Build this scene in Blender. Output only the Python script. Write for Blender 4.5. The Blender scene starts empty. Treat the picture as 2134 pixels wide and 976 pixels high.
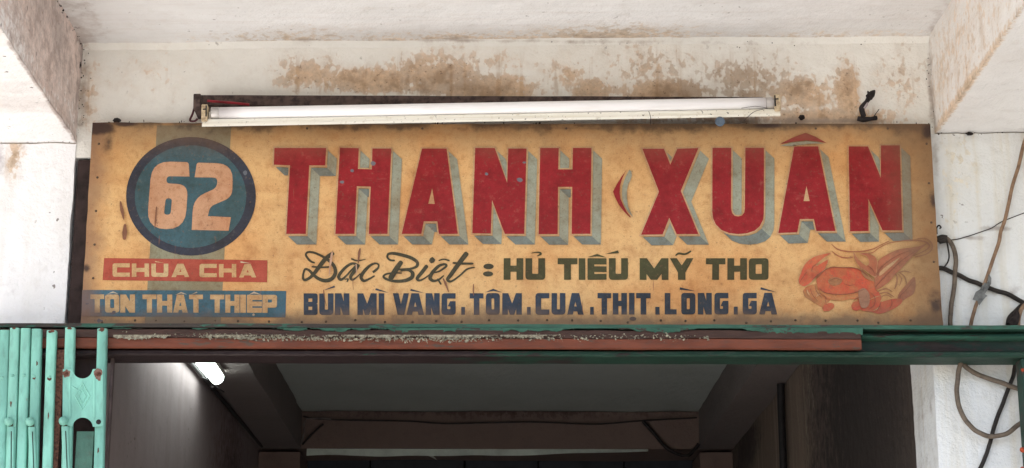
import bpy, bmesh, math, random
from mathutils import Vector, Matrix, noise
from mathutils.geometry import tessellate_polygon
random.seed(7)
R = math.radians
sc = bpy.context.scene
col = sc.collection

# ------------------------------------------------------------------ camera
F_PX = 3928.0                       # focal length in pixels of the 2134 px wide frame
PITCH, YAW = R(15.4), R(0.6)
CAM = Vector((0.0, -3.95, 1.5))
cd = bpy.data.cameras.new('camera'); cam = bpy.data.objects.new('camera', cd); col.objects.link(cam)
cd.sensor_width = 36.0; cd.lens = 36.0 * F_PX / 2134.0; cd.clip_start = 0.05; cd.clip_end = 2000
cam.location = CAM
cam.rotation_euler = (R(90) + PITCH, 0, -YAW)
sc.camera = cam
CM = cam.rotation_euler.to_matrix()

# ------------------------------------------------------------------ world, sun, exposure
SUN_EL, SUN_AZ = R(60), R(212)      # azimuth clockwise from +Y: sun stands front left, behind the viewer
w = bpy.data.worlds.new('World'); sc.world = w; w.use_nodes = True
wn = w.node_tree; bg = wn.nodes['Background']; sky = wn.nodes.new('ShaderNodeTexSky')
sky.sky_type = 'NISHITA'; sky.sun_disc = False; sky.sun_elevation = SUN_EL; sky.sun_rotation = SUN_AZ
sky.air_density = 1.0; sky.dust_density = 2.5; sky.ozone_density = 1.0
wn.links.new(sky.outputs[0], bg.inputs[0]); bg.inputs[1].default_value = 0.10
sl = bpy.data.lights.new('sun', 'SUN'); sl.energy = 4.5; sl.angle = R(0.53); sl.color = (1.0, 0.965, 0.91)
so = bpy.data.objects.new('sun', sl); col.objects.link(so)
sdir = Vector((math.sin(SUN_AZ) * math.cos(SUN_EL), math.cos(SUN_AZ) * math.cos(SUN_EL), math.sin(SUN_EL)))
so.rotation_euler = sdir.to_track_quat('Z', 'Y').to_euler(); so.location = (-3, -8, 12)
sc.view_settings.view_transform = 'Standard'; sc.view_settings.look = 'None'
sc.view_settings.exposure = 1.97; sc.view_settings.gamma = 1.0; sc.view_settings.use_curve_mapping = False
sc.render.engine = 'CYCLES'
sc.cycles.use_denoising = True; sc.cycles.max_bounces = 6; sc.cycles.diffuse_bounces = 5
sc.cycles.sample_clamp_indirect = 8.0

# ------------------------------------------------------------------ measuring helpers (photo pixel + a plane -> point in the place)
def ray(px, py): return CM @ Vector(((px - 1067) / F_PX, -(py - 488) / F_PX, -1.0))
def at(px, py, Y):
    d = ray(px, py); return CAM + d * ((Y - CAM.y) / d.y)
def atx(px, py, X):
    d = ray(px, py); return CAM + d * ((X - CAM.x) / d.x)
def atz(px, py, Z):
    d = ray(px, py); return CAM + d * ((Z - CAM.z) / d.z)
def Zm(x0, y0, s): return lambda pts: [(x0 + p[0] / s, y0 + p[1] / s) + tuple(p[2:]) for p in pts]

# ------------------------------------------------------------------ object helpers
def link(name, me, mat=None, parent=None):
    o = bpy.data.objects.new(name, me); col.objects.link(o)
    if parent is not None: o.parent = parent
    if mat is not None and me is not None: me.materials.append(mat)
    return o
def tag(o, label=None, cat=None, group=None, kind=None):
    if label: o['label'] = label
    if cat: o['category'] = cat
    if group: o['group'] = group
    if kind: o['kind'] = kind
    return o
def root(name, label, cat, loc=(0, 0, 0), group=None):
    o = link(name, None); o.location = loc; return tag(o, label, cat, group)

class MB:
    def __init__(s): s.v = []; s.f = []
    def add(s, vs, fs):
        n = len(s.v); s.v += [Vector(p) for p in vs]; s.f += [tuple(i + n for i in f) for f in fs]
        return s
    def box(s, x0, x1, y0, y1, z0, z1, bev=0.0):
        if bev <= 0:
            vs = [(x, y, z) for x in (x0, x1) for y in (y0, y1) for z in (z0, z1)]
            return s.add(vs, [(0, 1, 3, 2), (4, 6, 7, 5), (0, 4, 5, 1), (2, 3, 7, 6), (0, 2, 6, 4), (1, 5, 7, 3)])
        bm = bmesh.new(); bmesh.ops.create_cube(bm, size=1)
        for v in bm.verts:
            v.co = Vector(((x0 + x1) / 2 + v.co.x * (x1 - x0), (y0 + y1) / 2 + v.co.y * (y1 - y0), (z0 + z1) / 2 + v.co.z * (z1 - z0)))
        bmesh.ops.bevel(bm, geom=bm.edges[:], offset=bev, segments=2, profile=0.6, affect='EDGES')
        return s.bm(bm)
    def bm(s, bm):
        bm.verts.index_update()
        s.add([v.co.copy() for v in bm.verts], [[v.index for v in f.verts] for f in bm.faces]); bm.free(); return s
    def grid(s, a, b, c, d, nu, nv, amp=0.0):            # a-b along u, a-d along v, gently uneven
        a, b, c, d = map(Vector, (a, b, c, d)); n = len(s.v)
        for j in range(nv + 1):
            for i in range(nu + 1):
                u, v = i / nu, j / nv
                p = (a * (1 - u) + b * u) * (1 - v) + (d * (1 - u) + c * u) * v
                s.v.append(rough(p, amp))
        for j in range(nv):
            for i in range(nu):
                k = n + j * (nu + 1) + i; s.f.append((k, k + 1, k + nu + 2, k + nu + 1))
        return s
    def extrude_x(s, prof, x0, x1, n=1, amp=0.0):         # closed (y,z) profile swept along x
        m = len(prof); vs = []; fs = []
        for i in range(n + 1):
            x = x0 + (x1 - x0) * i / n
            for (y, z) in prof: vs.append(rough(Vector((x, y, z)), amp))
        for i in range(n):
            for j in range(m):
                a = i * m + j; b = i * m + (j + 1) % m; fs.append((a, b, b + m, a + m))
        fs.append(tuple(range(m))[::-1]); fs.append(tuple(range(n * m, n * m + m)))
        return s.add(vs, fs)
    def tube(s, pts, r, n=10, sub=6, cap=True):
        pts = [Vector(p) for p in pts]; q = catmull(pts, sub) if len(pts) > 2 and sub > 1 else pts
        m = len(q); rs = r if isinstance(r, (list, tuple)) else None
        up = Vector((0.31, -0.9, 0.27)); vs = []; fs = []
        for i, p in enumerate(q):
            t = (q[min(i + 1, m - 1)] - q[max(i - 1, 0)]).normalized()
            x = t.cross(up)
            if x.length < 1e-4: x = t.cross(Vector((1, 0, 0)))
            x.normalize(); y = t.cross(x)
            if rs:
                f = i / (m - 1) * (len(rs) - 1); k = min(int(f), len(rs) - 2); rr = rs[k] + (rs[k + 1] - rs[k]) * (f - k)
            else: rr = r
            for a in range(n):
                th = 2 * math.pi * a / n; vs.append(p + (x * math.cos(th) + y * math.sin(th)) * rr)
        for i in range(m - 1):
            for a in range(n):
                b = (a + 1) % n; fs.append((i * n + a, i * n + b, (i + 1) * n + b, (i + 1) * n + a))
        if cap: fs.append(tuple(range(n))[::-1]); fs.append(tuple(range((m - 1) * n, m * n)))
        return s.add(vs, fs)
    def lathe(s, base, axis, prof, n=14):                  # prof: (distance along axis, radius)
        axis = Vector(axis).normalized(); base = Vector(base)
        x = axis.orthogonal().normalized(); y = axis.cross(x); vs = []; fs = []
        for (t, r) in prof:
            for a in range(n):
                th = 2 * math.pi * a / n; vs.append(base + axis * t + (x * math.cos(th) + y * math.sin(th)) * r)
        for i in range(len(prof) - 1):
            for a in range(n):
                b = (a + 1) % n; fs.append((i * n + a, i * n + b, (i + 1) * n + b, (i + 1) * n + a))
        fs.append(tuple(range(n))[::-1]); fs.append(tuple(range((len(prof) - 1) * n, len(prof) * n)))
        return s.add(vs, fs)
    def build(s, name, mat, parent=None, smooth=0.0):
        me = bpy.data.meshes.new(name); me.from_pydata([tuple(v) for v in s.v], [], s.f); me.update()
        bm = bmesh.new(); bm.from_mesh(me); bmesh.ops.recalc_face_normals(bm, faces=bm.faces); bm.to_mesh(me); bm.free()
        if smooth:
            for p in me.polygons: p.use_smooth = True
            me.set_sharp_from_angle(angle=R(smooth))
        return link(name, me, mat, parent)

def rough(p, amp):
    if not amp: return p
    return p + noise.noise_vector(p * 5.0) * amp + noise.noise_vector(p * 19.0) * amp * 0.5 + noise.noise_vector(p * 52.0) * amp * 0.28
def catmull(pts, sub):
    out = []; n = len(pts)
    for i in range(n - 1):
        p0 = pts[max(i - 1, 0)]; p1 = pts[i]; p2 = pts[i + 1]; p3 = pts[min(i + 2, n - 1)]
        for k in range(sub):
            t = k / sub
            out.append(0.5 * ((2 * p1) + (p2 - p0) * t + (2 * p0 - 5 * p1 + 4 * p2 - p3) * t * t + (3 * p1 - p0 - 3 * p2 + p3) * t ** 3))
    out.append(pts[-1]); return out

# ------------------------------------------------------------------ node helpers
class NT:
    def __init__(s, tree): s.t = tree; s.n = tree.nodes; s.l = tree.links
    def put(s, sock, v):
        if v is None: return
        if hasattr(v, 'is_linked'): s.l.new(v, sock)
        elif isinstance(v, (tuple, list)) and len(v) == 3 and sock.type == 'RGBA': sock.default_value = (*v, 1)
        else: sock.default_value = v
    def obj(s): return s.n.new('ShaderNodeTexCoord').outputs['Object']
    def scale(s, vec, k):
        m = s.n.new('ShaderNodeVectorMath'); m.operation = 'MULTIPLY'; s.put(m.inputs[0], vec); m.inputs[1].default_value = k; return m.outputs[0]
    def noise(s, vec, scale, detail=4, rough=0.55, dist=0.0):
        x = s.n.new('ShaderNodeTexNoise'); s.put(x.inputs['Vector'], vec); x.inputs['Scale'].default_value = scale
        x.inputs['Detail'].default_value = detail; x.inputs['Roughness'].default_value = rough; x.inputs['Distortion'].default_value = dist
        return x.outputs[0]
    def voro(s, vec, scale, feature='F1'):
        x = s.n.new('ShaderNodeTexVoronoi'); x.feature = feature; s.put(x.inputs['Vector'], vec); x.inputs['Scale'].default_value = scale; return x.outputs['Distance']
    def m(s, op, a, b=0.0, c=0.0, clamp=False):
        x = s.n.new('ShaderNodeMath'); x.operation = op; x.use_clamp = clamp
        for i, v in enumerate((a, b, c)): s.put(x.inputs[i], v)
        return x.outputs[0]
    def ss(s, v, a, b, lo=0.0, hi=1.0):                    # smoothstep a..b
        x = s.n.new('ShaderNodeMapRange'); x.interpolation_type = 'SMOOTHSTEP'; s.put(x.inputs[0], v)
        for i, k in enumerate((a, b, lo, hi)): s.put(x.inputs[1 + i], k)
        return x.outputs[0]
    def mix(s, f, a, b, mode='MIX'):
        x = s.n.new('ShaderNodeMix'); x.data_type = 'RGBA'; x.blend_type = mode; x.clamp_factor = True
        s.put(x.inputs[0], f); s.put(x.inputs[6], a); s.put(x.inputs[7], b); return x.outputs[2]
    def xyz(s, vec):
        x = s.n.new('ShaderNodeSeparateXYZ'); s.put(x.inputs[0], vec); return x.outputs
    def blob(s, vec, c, r):                                # 1 in the middle of an ellipsoid, 0 at its rim
        a = s.n.new('ShaderNodeVectorMath'); a.operation = 'SUBTRACT'; s.put(a.inputs[0], vec); a.inputs[1].default_value = c
        b = s.n.new('ShaderNodeVectorMath'); b.operation = 'DIVIDE'; s.l.new(a.outputs[0], b.inputs[0]); b.inputs[1].default_value = r
        d = s.n.new('ShaderNodeVectorMath'); d.operation = 'LENGTH'; s.l.new(b.outputs[0], d.inputs[0])
        return s.m('SUBTRACT', 1.0, d.outputs['Value'], clamp=True)
    def blobs(s, vec, items):
        tot = None
        for (c, r, amp) in items:
            k = s.m('MULTIPLY', s.blob(vec, c, r), amp); tot = k if tot is None else s.m('MAXIMUM', tot, k)
        return tot
    def bump(s, h, strength, dist):
        x = s.n.new('ShaderNodeBump'); x.inputs['Strength'].default_value = strength; x.inputs['Distance'].default_value = dist
        s.l.new(h, x.inputs['Height']); return x.outputs[0]

def newmat(name):
    m = bpy.data.materials.new(name); m.use_nodes = True
    t = NT(m.node_tree); b = m.node_tree.nodes['Principled BSDF']; return m, t, b

def plaster(name,  base=(0.78, 0.77, 0.745), stain_shade=None, stain_shade_col=(0.46, 0.31, 0.18), grey=0.35, speck=0.6, streak=0.0, peel=False, dark=(0.30, 0.26, 0.22), soot_shade=None, sdir_=None, scol=(0.50, 0.43, 0.33), bmp=0.55):  # blob lists hold stains and grime, indoors also painted shade
    m, t, b = newmat(name); v = t.obj()
    n1 = t.noise(v, 3.2, 5, 0.6); n2 = t.noise(v, 23, 5, 0.65); n3 = t.noise(v, 160, 3, 0.6)
    c = t.mix(t.ss(n1, 0.42, 0.72, 0, grey), base, tuple(k * 0.72 for k in (base[0], base[1] * 0.985, base[2] * 0.95)))
    c = t.mix(t.ss(n2, 0.5, 0.75, 0, 0.35), c, tuple(k * 0.8 for k in base))
    if streak:
        st = t.noise(t.scale(v, sdir_ or (26, 26, 2.2)), 1.0, 4, 0.6)
        c = t.mix(t.ss(st, 0.46, 0.72, 0, streak), c, scol)
    if stain_shade:
        bl = t.blobs(v, stain_shade); n4 = t.noise(v, 75, 5, 0.7)
        rn = t.noise(t.scale(v, (1, 1, 0.7)), 64, 2.5, 0.55, 0.25)                 # round blots
        tone = t.mix(t.ss(t.m('ADD', t.m('MULTIPLY', n1, 0.6), t.m('MULTIPLY', n4, 0.4)), 0.38, 0.62), tuple(k * 0.80 for k in stain_shade_col), tuple(min(1, k * 1.55) for k in stain_shade_col))
        wsh = t.m('ADD', bl, t.m('MULTIPLY', t.m('SUBTRACT', n2, 0.5), 0.9))
        c = t.mix(t.ss(wsh, 0.0, 0.75, 0, 0.50), c, tone)
        drip = t.noise(t.scale(v, (40, 40, 3.0)), 1.0, 3, 0.6)
        c = t.mix(t.m('MULTIPLY', t.ss(drip, 0.54, 0.70, 0, 0.55), t.ss(bl, 0.03, 0.35)), c, tuple(k * 0.9 for k in stain_shade_col))                       # soft wash
        lvl = t.m('ADD', rn, t.m('ADD', t.m('MULTIPLY', bl, 0.75), t.m('MULTIPLY', t.m('SUBTRACT', n2, 0.5), 0.35)))
        al = t.ss(bl, 0.03, 0.5, 0.26, 0.62)
        c = t.mix(t.m('MULTIPLY', t.ss(lvl, 0.70, 0.79), t.m('MULTIPLY', al, t.ss(bl, 0.01, 0.06))), c, tone)
        c = t.mix(t.m('MULTIPLY', t.ss(t.m('ADD', n2, t.m('MULTIPLY', bl, 0.35)), 0.66, 0.86, 0, 0.55), t.ss(bl, 0.15, 0.4)), c, tuple(k * 0.62 for k in stain_shade_col))
        c = t.mix(t.m('MULTIPLY', t.ss(t.noise(v, 120, 3, 0.6), 0.62, 0.70), t.ss(bl, 0.05, 0.5, 0, 0.6)), c, tuple(k * 0.35 for k in stain_shade_col))
    if soot_shade:
        bs = t.blobs(v, soot_shade); lv = t.m('ADD', bs, t.m('MULTIPLY', t.m('SUBTRACT', n2, 0.5), 1.3))
        c = t.mix(t.ss(lv, 0.25, 0.8, 0, 0.8), c, dark)
    sp = t.noise(v, 62, 2, 0.5); gate = t.ss(t.noise(v, 5.0, 2), 0.45, 0.62)
    c = t.mix(t.m('MULTIPLY', t.ss(sp, 0.695, 0.73), t.m('MULTIPLY', gate, speck)), c, (0.12, 0.09, 0.075))
    t.put(b.inputs['Base Color'], c); b.inputs['Roughness'].default_value = 0.88
    h = t.m('ADD', t.m('MULTIPLY', n2, 1.0), t.m('ADD', t.m('MULTIPLY', n3, 0.22), t.m('MULTIPLY', n1, 1.6)))
    t.put(b.inputs['Normal'], t.bump(h, bmp, 0.012))
    return m

def metal_paint(name, paint, rust=(0.10, 0.045, 0.03), wear=0.5, rough_=0.5, dirt=0.3, scale=9.0, along=(1, 1, 1), sheen=None, xg=None):
    m, t, b = newmat(name); v = t.scale(t.obj(), along)
    n1 = t.noise(v, scale, 6, 0.65); n2 = t.noise(v, scale * 6, 4, 0.6); n3 = t.noise(v, 1.6 * scale, 3, 0.5)
    c = t.mix(t.ss(n3, 0.35, 0.7), paint, tuple(k * 0.72 for k in paint))
    if sheen: c = t.mix(t.ss(n2, 0.5, 0.7, 0, 0.7), c, sheen)
    e = t.m('ADD', n1, t.m('MULTIPLY', t.m('SUBTRACT', n2, 0.5), 0.5))
    if xg: e = t.m('ADD', e, t.ss(t.xyz(t.obj())[0], xg[0], xg[1], xg[2], xg[3]))
    c = t.mix(t.ss(e, 0.78 - wear * 0.42, 0.84 - wear * 0.42), c, t.mix(n2, rust, tuple(k * 2.0 for k in rust)))
    c = t.mix(t.ss(n2, 0.45, 0.8, 0, dirt), c, (0.06, 0.05, 0.045))
    t.put(b.inputs['Base Color'], c); b.inputs['Roughness'].default_value = rough_; b.inputs['Specular IOR Level'].default_value = 0.2
    t.put(b.inputs['Normal'], t.bump(t.m('ADD', n2, t.m('MULTIPLY', n1, 1.5)), 0.35, 0.004))
    return m

def per_object(m, amt=0.22):                              # no two bars have faded alike
    t = NT(m.node_tree); b = m.node_tree.nodes['Principled BSDF']; src = b.inputs['Base Color'].links[0].from_socket
    rnd = m.node_tree.nodes.new('ShaderNodeObjectInfo').outputs['Random']
    t.put(b.inputs['Base Color'], t.mix(t.ss(rnd, 0, 1, 0, 1), src, (1 - amt, 1 - amt * .8, 1 - amt * .75), 'MULTIPLY')); return m
def simple(name, c, rough_=0.6, var=0.25, scale=40, metal=0.0, bump=0.2, dirtc=None):
    m, t, b = newmat(name); v = t.obj(); n = t.noise(v, scale, 5, 0.6)
    c2 = dirtc or tuple(k * (1 - 1.6 * var) for k in c)
    t.put(b.inputs['Base Color'], t.mix(t.ss(n, 0.35, 0.72), c, c2)); b.inputs['Roughness'].default_value = rough_; b.inputs['Metallic'].default_value = metal; b.inputs['Specular IOR Level'].default_value = 0.25
    if bump: t.put(b.inputs['Normal'], t.bump(n, bump, 0.003))
    return m
def glow(name, c, s):
    m, t, b = newmat(name); b.inputs['Base Color'].default_value = (0.8, 0.8, 0.8, 1)
    b.inputs['Emission Color'].default_value = (*c, 1); b.inputs['Emission Strength'].default_value = s; return m

# ------------------------------------------------------------------ measured levels of the place
XL = at(160, 300, 0).x                 # inner face of left pillar and side beam
XR = at(1941, 170, 0).x                # inner face of right side beam
XRP = at(1943, 765, 0).x               # inner edge of right pillar
ZCL, ZCR = at(165, 94, 0).z, at(1941, 79, 0).z      # ceiling at the wall
ZBL, ZBR = at(160, 298, 0).z, at(1943, 277, 0).z    # undersides of the side beams
OUT = 1.35                             # how far the ceiling stands out over the pavement
def P(px, py, Y=0.0): return at(px, py, Y)

# ------------------------------------------------------------------ ground
pv = simple('pavement_concrete', (0.43, 0.415, 0.40), 0.9, 0.12, 6, bump=0.4)
pvd = simple('pavement_bounce_dimmer', (0.13, 0.125, 0.12), 0.8, 0.15, 6, bump=0.4)  # made-up dark tone: out-of-view slabs weaken bounce light on the right
rd = simple('asphalt', (0.055, 0.053, 0.05), 0.9, 0.15, 60, bump=0.5)
tag(MB().box(-300, 300, -300, 300, -0.5, -0.12).build('ground', simple('dry_earth', (0.22, 0.18, 0.13), 0.95)), 'bare dry ground spreading round the street', kind='structure')
tag(MB().box(-60, 60, -14.0, -6.004, -0.116, -0.012).build('road', rd), 'grey asphalt street in front of the shop', kind='structure')
pvm = link('pavement', None); tag(pvm, 'unseen pavement in front of the shop, darkened at right to dim the bounce light', kind='structure')
for i in range(-8, 8):
    for j in range(6):
        MB().box(i * 1.0 + 0.004, i * 1.0 + 0.996, -0.05 - (j + 1) * 0.98 + 0.004, -0.05 - j * 0.98 - 0.004, -0.12, 0.0 + random.uniform(0, 0.003)).build('paving_slab', pv if i < 0 or (i == 0 and j > 3) else pvd, pvm)
MB().box(-60, 60, -6.0, -5.95, -0.12, 0.02).build('kerb', pv, pvm)
MB().box(-60, -8.01, -5.94, 0, -0.12, 0.0).build('pavement_strip', pv, pvm)
MB().box(8.01, 60, -5.94, 0, -0.12, 0.0).build('pavement_strip', pv, pvm)

# ------------------------------------------------------------------ shophouse: plaster frame
W_ = lambda px, py, rx, ry, amp=1.0, Y=0.0: (tuple(at(px, py, Y)), (rx / 958, 0.5, ry / 958 * 1.04), amp)
stains = [W_(640, 155, 120, 62, .62), W_(780, 168, 200, 42, .95), W_(905, 158, 160, 75, .80), W_(1010, 185, 170, 48, 1.0), W_(1000, 130, 260, 50, .34), W_(1190, 160, 100, 75, .46),
          W_(1235, 185, 90, 42, .7), W_(1360, 140, 190, 80, .42), W_(1390, 192, 150, 45, .95), W_(1560, 160, 190, 80, .50), W_(1560, 195, 120, 30, .5),
          W_(1665, 195, 120, 60, .80), W_(1766, 190, 42, 100, .95), W_(1880, 165, 90, 110, .36), W_(1720, 245, 260, 36, .75), W_(1500, 245, 600, 26, .45), W_(300, 150, 300, 90, .16), W_(185, 200, 40, 120, .4)]
M_lintel = plaster('lintel_plaster', (0.82, 0.805, 0.755), stains, (0.42, 0.265, 0.145), speck=0.9, soot_shade=[W_(172, 200, 26, 150, .75), W_(1000, 88, 1200, 7, .55), W_(1940, 190, 14, 130, .8), W_(1700, 252, 320, 14, .9)], dark=(0.36, .29, .24))
cst = lambda x, y, rx, ry, amp: ((x, y, 3.03), (rx, ry, 0.5), amp)
M_ceil = plaster('ceiling_plaster', (0.79, 0.785, 0.78), [cst(0.0, 0.0, 0.9, 0.085, .5), cst(0.25, 0.0, 0.36, 0.13, .62), cst(0.75, 0.0, .5, .07, .4), cst(-0.45, 0, .34, .13, .42)], (0.54, 0.41, 0.28), speck=0.5, streak=0.22, sdir_=(4, 60, 1), scol=(0.60, .53, .48), soot_shade=[((XL, -.1, 3.03), (.10, .6, .2), .7), ((0, 0, 3.03), (1.3, .03, .1), .75), ((XR, -.1, 3.03), (.05, .5, .2), .55)], dark=(0.46, .40, .37))
M_pillar_l = plaster('left_pillar_plaster', (0.84, 0.835, 0.85), [(tuple(at(32, 310, 0)), (0.03, 0.5, 0.12), .6)], speck=0.8, streak=0.12, soot_shade=[(tuple(at(0, 600, 0)), (.10, .5, .12), .4), (tuple(at(155, 480, 0)), (.012, .3, .3), .6), (tuple(at(0, 330, 0)), (.02, .5, .1), .7)], dark=(0.42, .39, .42))
M_pillar_r = plaster('right_pillar_plaster', (0.71, 0.72, 0.71), [(tuple(at(2000, 330, 0)), (0.06, 0.5, 0.16), .30), (tuple(at(1985, 430, 0)), (0.04, 0.5, 0.2), .25)], (0.55, 0.46, 0.30), streak=0.5, scol=(0.60, .545, .42), speck=0.9, sdir_=(34, 34, 1.3),  # base greyed to carry the dimmer light on the right side
                     soot_shade=[(tuple(at(2110, 610, 0)), (0.06, 0.5, 0.06), .5), (tuple(at(2075, 478, 0)), (0.06, .5, .012), .9), (tuple(at(2020, 497, 0)), (0.06, .5, .010), .8), (tuple(at(1950, 330, 0)), (.02, .5, .2), .6), (tuple(at(1945, 850, 0)), (.010, .5, .2), .6), (tuple(at(2060, 750, 0)), (.12, .5, .025), .5)], dark=(0.34, .30, .27))
M_beam_l = plaster('left_beam_plaster', (0.86, 0.85, 0.845), [((XL, -0.25, 2.93), (0.012, 0.9, 0.30), .75)], (0.50, 0.39, 0.345), speck=0.9, streak=0.8, sdir_=(0.0, 2.6, 55), scol=(0.46, 0.37, 0.335), soot_shade=[((XL, 0.0, 3.0), (.03, .10, .25), .8), ((XL, -.3, ZBL), (.012, .8, .012), .9)], dark=(0.33, .27, .25))
M_beam_r = plaster('right_beam_plaster', (0.77, 0.755, 0.73), [((XR, -0.3, ZBR), (0.014, 0.9, 0.030), .7), ((XR, -.2, 2.92), (.014, .9, .25), .34)], (0.52, 0.38, 0.25), speck=0.35, streak=0.25, sdir_=(0.0, 2.0, 30), scol=(.58, .50, .43), soot_shade=[((XR, 0, 2.9), (.03, .05, .3), .7)], dark=(.40, .34, .30))  # base dimmer than the left beam's, for the weaker light here
M_up = plaster('upper_plaster', (0.70, 0.66, 0.58))
AMP = 0.0035

house = root('shophouse', 'whitewashed plaster shophouse front with brown water stains above the signboard', 'building')
ZL0 = at(700, 330, 0).z
b = MB()                                # wall over the sign, with a softened cove to the ceiling
for k, (ya, za, yb, zb) in enumerate([(0, 0, 0, 1)]):
    b.grid((XL, 0, ZL0), (XR, 0, ZL0), (XR, 0, ZCR - 0.012), (XL, 0, ZCL - 0.012), 240, 40, AMP)
b.grid((XL, 0, ZCL - 0.012), (XR, 0, ZCR - 0.012), (XR, -0.012, ZCR), (XL, -0.012, ZCL), 240, 1, AMP)
b.grid((XL, 0, ZL0), (XR, 0, ZL0), (XR, 0.2, ZL0), (XL, 0.2, ZL0), 90, 3, AMP)
b.grid((XL, 0.2, ZL0), (XR, 0.2, ZL0), (XR, 0.2, ZCR + .1), (XL, 0.2, ZCL + .1), 8, 3)
b.build('lintel_wall', M_lintel, house, 40)
b = MB()
b.grid((XL, -0.012, ZCL), (XR, -0.012, ZCR), (XR, -OUT, ZCR + .02), (XL, -OUT, ZCL + .02), 240, 150, AMP)
b.build('ceiling_slab', M_ceil, house, 40)
def pbeam(x_in, x_out, z0, ztop, mat):
    b = MB()
    b.grid((x_in, 0.0, z0), (x_in, -OUT, z0 + .01), (x_in, -OUT, ztop + .03), (x_in, 0.0, ztop + .02), 170, 30, AMP)
    b.grid((x_in, 0.0, z0), (x_out, 0.0, z0), (x_out, -OUT, z0 + .01), (x_in, -OUT, z0 + .01), 40, 170, AMP)
    b.grid((x_out, 0.0, z0), (x_out, -OUT, z0 + .01), (x_out, -OUT, ztop + .03), (x_out, 0.0, ztop + .02), 10, 4)
    b.grid((x_in, -OUT, z0 + .01), (x_out, -OUT, z0 + .01), (x_out, -OUT, ztop + .03), (x_in, -OUT, ztop + .03), 10, 4)
    b.build('side_beam', mat, house, 40)
pbeam(XL, XL - 0.34, ZBL, ZCL, M_beam_l); pbeam(XR, XR + 0.34, ZBR, ZCR, M_beam_r)
def pillar(x_in, x_out, ztop, mat):
    b = MB(); y = -0.004
    b.grid((x_in, y, 0), (x_out, y, 0), (x_out, y, ztop), (x_in, y, ztop), 40, 240, AMP)
    b.grid((x_in, y, 0), (x_in, 0.2, 0), (x_in, 0.2, ztop), (x_in, y, ztop), 24, 240, AMP)
    b.grid((x_in, y, ztop), (x_out, y, ztop), (x_out, 0.2, ztop), (x_in, 0.2, ztop), 12, 8, AMP)
    b.grid((x_in, 0.2, 0), (x_out, 0.2, 0), (x_out, 0.2, ztop), (x_in, 0.2, ztop), 2, 8)
    b.build('pillar', mat, house, 40)
pillar(XL, XL - 0.34, ZBL - 0.003, M_pillar_l); pillar(XRP, XRP + 0.38, ZBR - 0.003, M_pillar_r)
MB().box(-4.0, XL - 0.341, 0.01, 0.2, 0, 3.2).build('neighbour_wall', M_up, house)
MB().box(XR + 0.343, 4.0, 0.01, 0.2, 0, 3.2).build('neighbour_wall', M_up, house)
MB().box(-4.0, XL - 0.345, -OUT, 0.0, 3.05, 3.2).build('ceiling_slab', M_up, house)
MB().box(XR + 0.345, 4.0, -OUT, 0.0, 3.05, 3.2).build('ceiling_slab', M_up, house)
MB().box(-4.0, 4.0, -OUT - 0.01, 5.0, 3.22, 6.0).build('upper_storey', M_up, house)

# ------------------------------------------------------------------ interior
YB = 3.45                               # far cross beam
ZI = at(1040, 856, YB).z                # interior ceiling
ZIB = at(1040, 936, YB).z               # underside of interior beams
XIL, XIR = XL - 0.01, XRP + 0.012
XBL, XBR = at(627, 930, YB).x, at(1457, 930, YB).x
M_iw = plaster('left_interior_plaster', (0.30, 0.245, 0.245), [((XIL, 2.7, 2.3), (0.5, .7, 0.7), .6)], (0.10, 0.05, 0.05), speck=0.8, streak=0.22, scol=(.16, .10, .10), sdir_=(9, 9, 1.2), bmp=0.12)  # dark maroon blob paints the lamp's shadow on the far part
M_iw2 = plaster('right_interior_plaster', (0.20, 0.145, 0.11), [((XIR, 1.0, 2.4), (0.5, 0.9, 0.9), 1.2), ((XIR, 3.1, 2.6), (.5, .6, .15), .8)], (0.045, 0.03, 0.028), speck=1.0, streak=0.3, soot_shade=[((XIR, 0.4, 2.2), (.5, 1.5, 1.5), 1.5)], dark=(0.016, .011, .010))  # near-black by the opening is darkness painted in against grazing daylight
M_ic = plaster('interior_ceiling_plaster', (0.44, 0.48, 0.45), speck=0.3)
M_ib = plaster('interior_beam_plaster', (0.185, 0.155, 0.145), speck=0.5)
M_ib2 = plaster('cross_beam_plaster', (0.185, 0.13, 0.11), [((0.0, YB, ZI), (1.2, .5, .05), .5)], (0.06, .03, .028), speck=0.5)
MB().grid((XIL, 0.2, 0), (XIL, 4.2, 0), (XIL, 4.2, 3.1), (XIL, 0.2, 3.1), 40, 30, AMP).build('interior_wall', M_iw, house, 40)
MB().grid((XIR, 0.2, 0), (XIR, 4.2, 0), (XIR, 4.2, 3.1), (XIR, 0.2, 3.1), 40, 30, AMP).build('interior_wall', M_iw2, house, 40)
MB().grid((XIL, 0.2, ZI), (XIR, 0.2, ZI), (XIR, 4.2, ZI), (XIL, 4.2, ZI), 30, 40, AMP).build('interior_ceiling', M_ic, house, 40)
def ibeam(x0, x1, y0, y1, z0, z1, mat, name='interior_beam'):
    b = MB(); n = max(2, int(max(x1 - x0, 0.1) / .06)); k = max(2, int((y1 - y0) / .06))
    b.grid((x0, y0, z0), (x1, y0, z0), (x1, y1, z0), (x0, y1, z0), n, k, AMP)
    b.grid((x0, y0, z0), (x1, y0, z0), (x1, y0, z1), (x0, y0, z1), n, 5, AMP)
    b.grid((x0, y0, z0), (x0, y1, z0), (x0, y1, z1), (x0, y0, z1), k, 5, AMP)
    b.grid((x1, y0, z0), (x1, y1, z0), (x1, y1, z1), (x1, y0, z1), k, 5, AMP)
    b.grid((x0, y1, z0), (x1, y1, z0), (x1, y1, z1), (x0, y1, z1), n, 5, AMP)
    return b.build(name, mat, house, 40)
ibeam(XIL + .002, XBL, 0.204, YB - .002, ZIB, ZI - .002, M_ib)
ibeam(XBR, XIR - .002, 0.204, YB - .002, ZIB, ZI - .002, M_ib)
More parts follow.
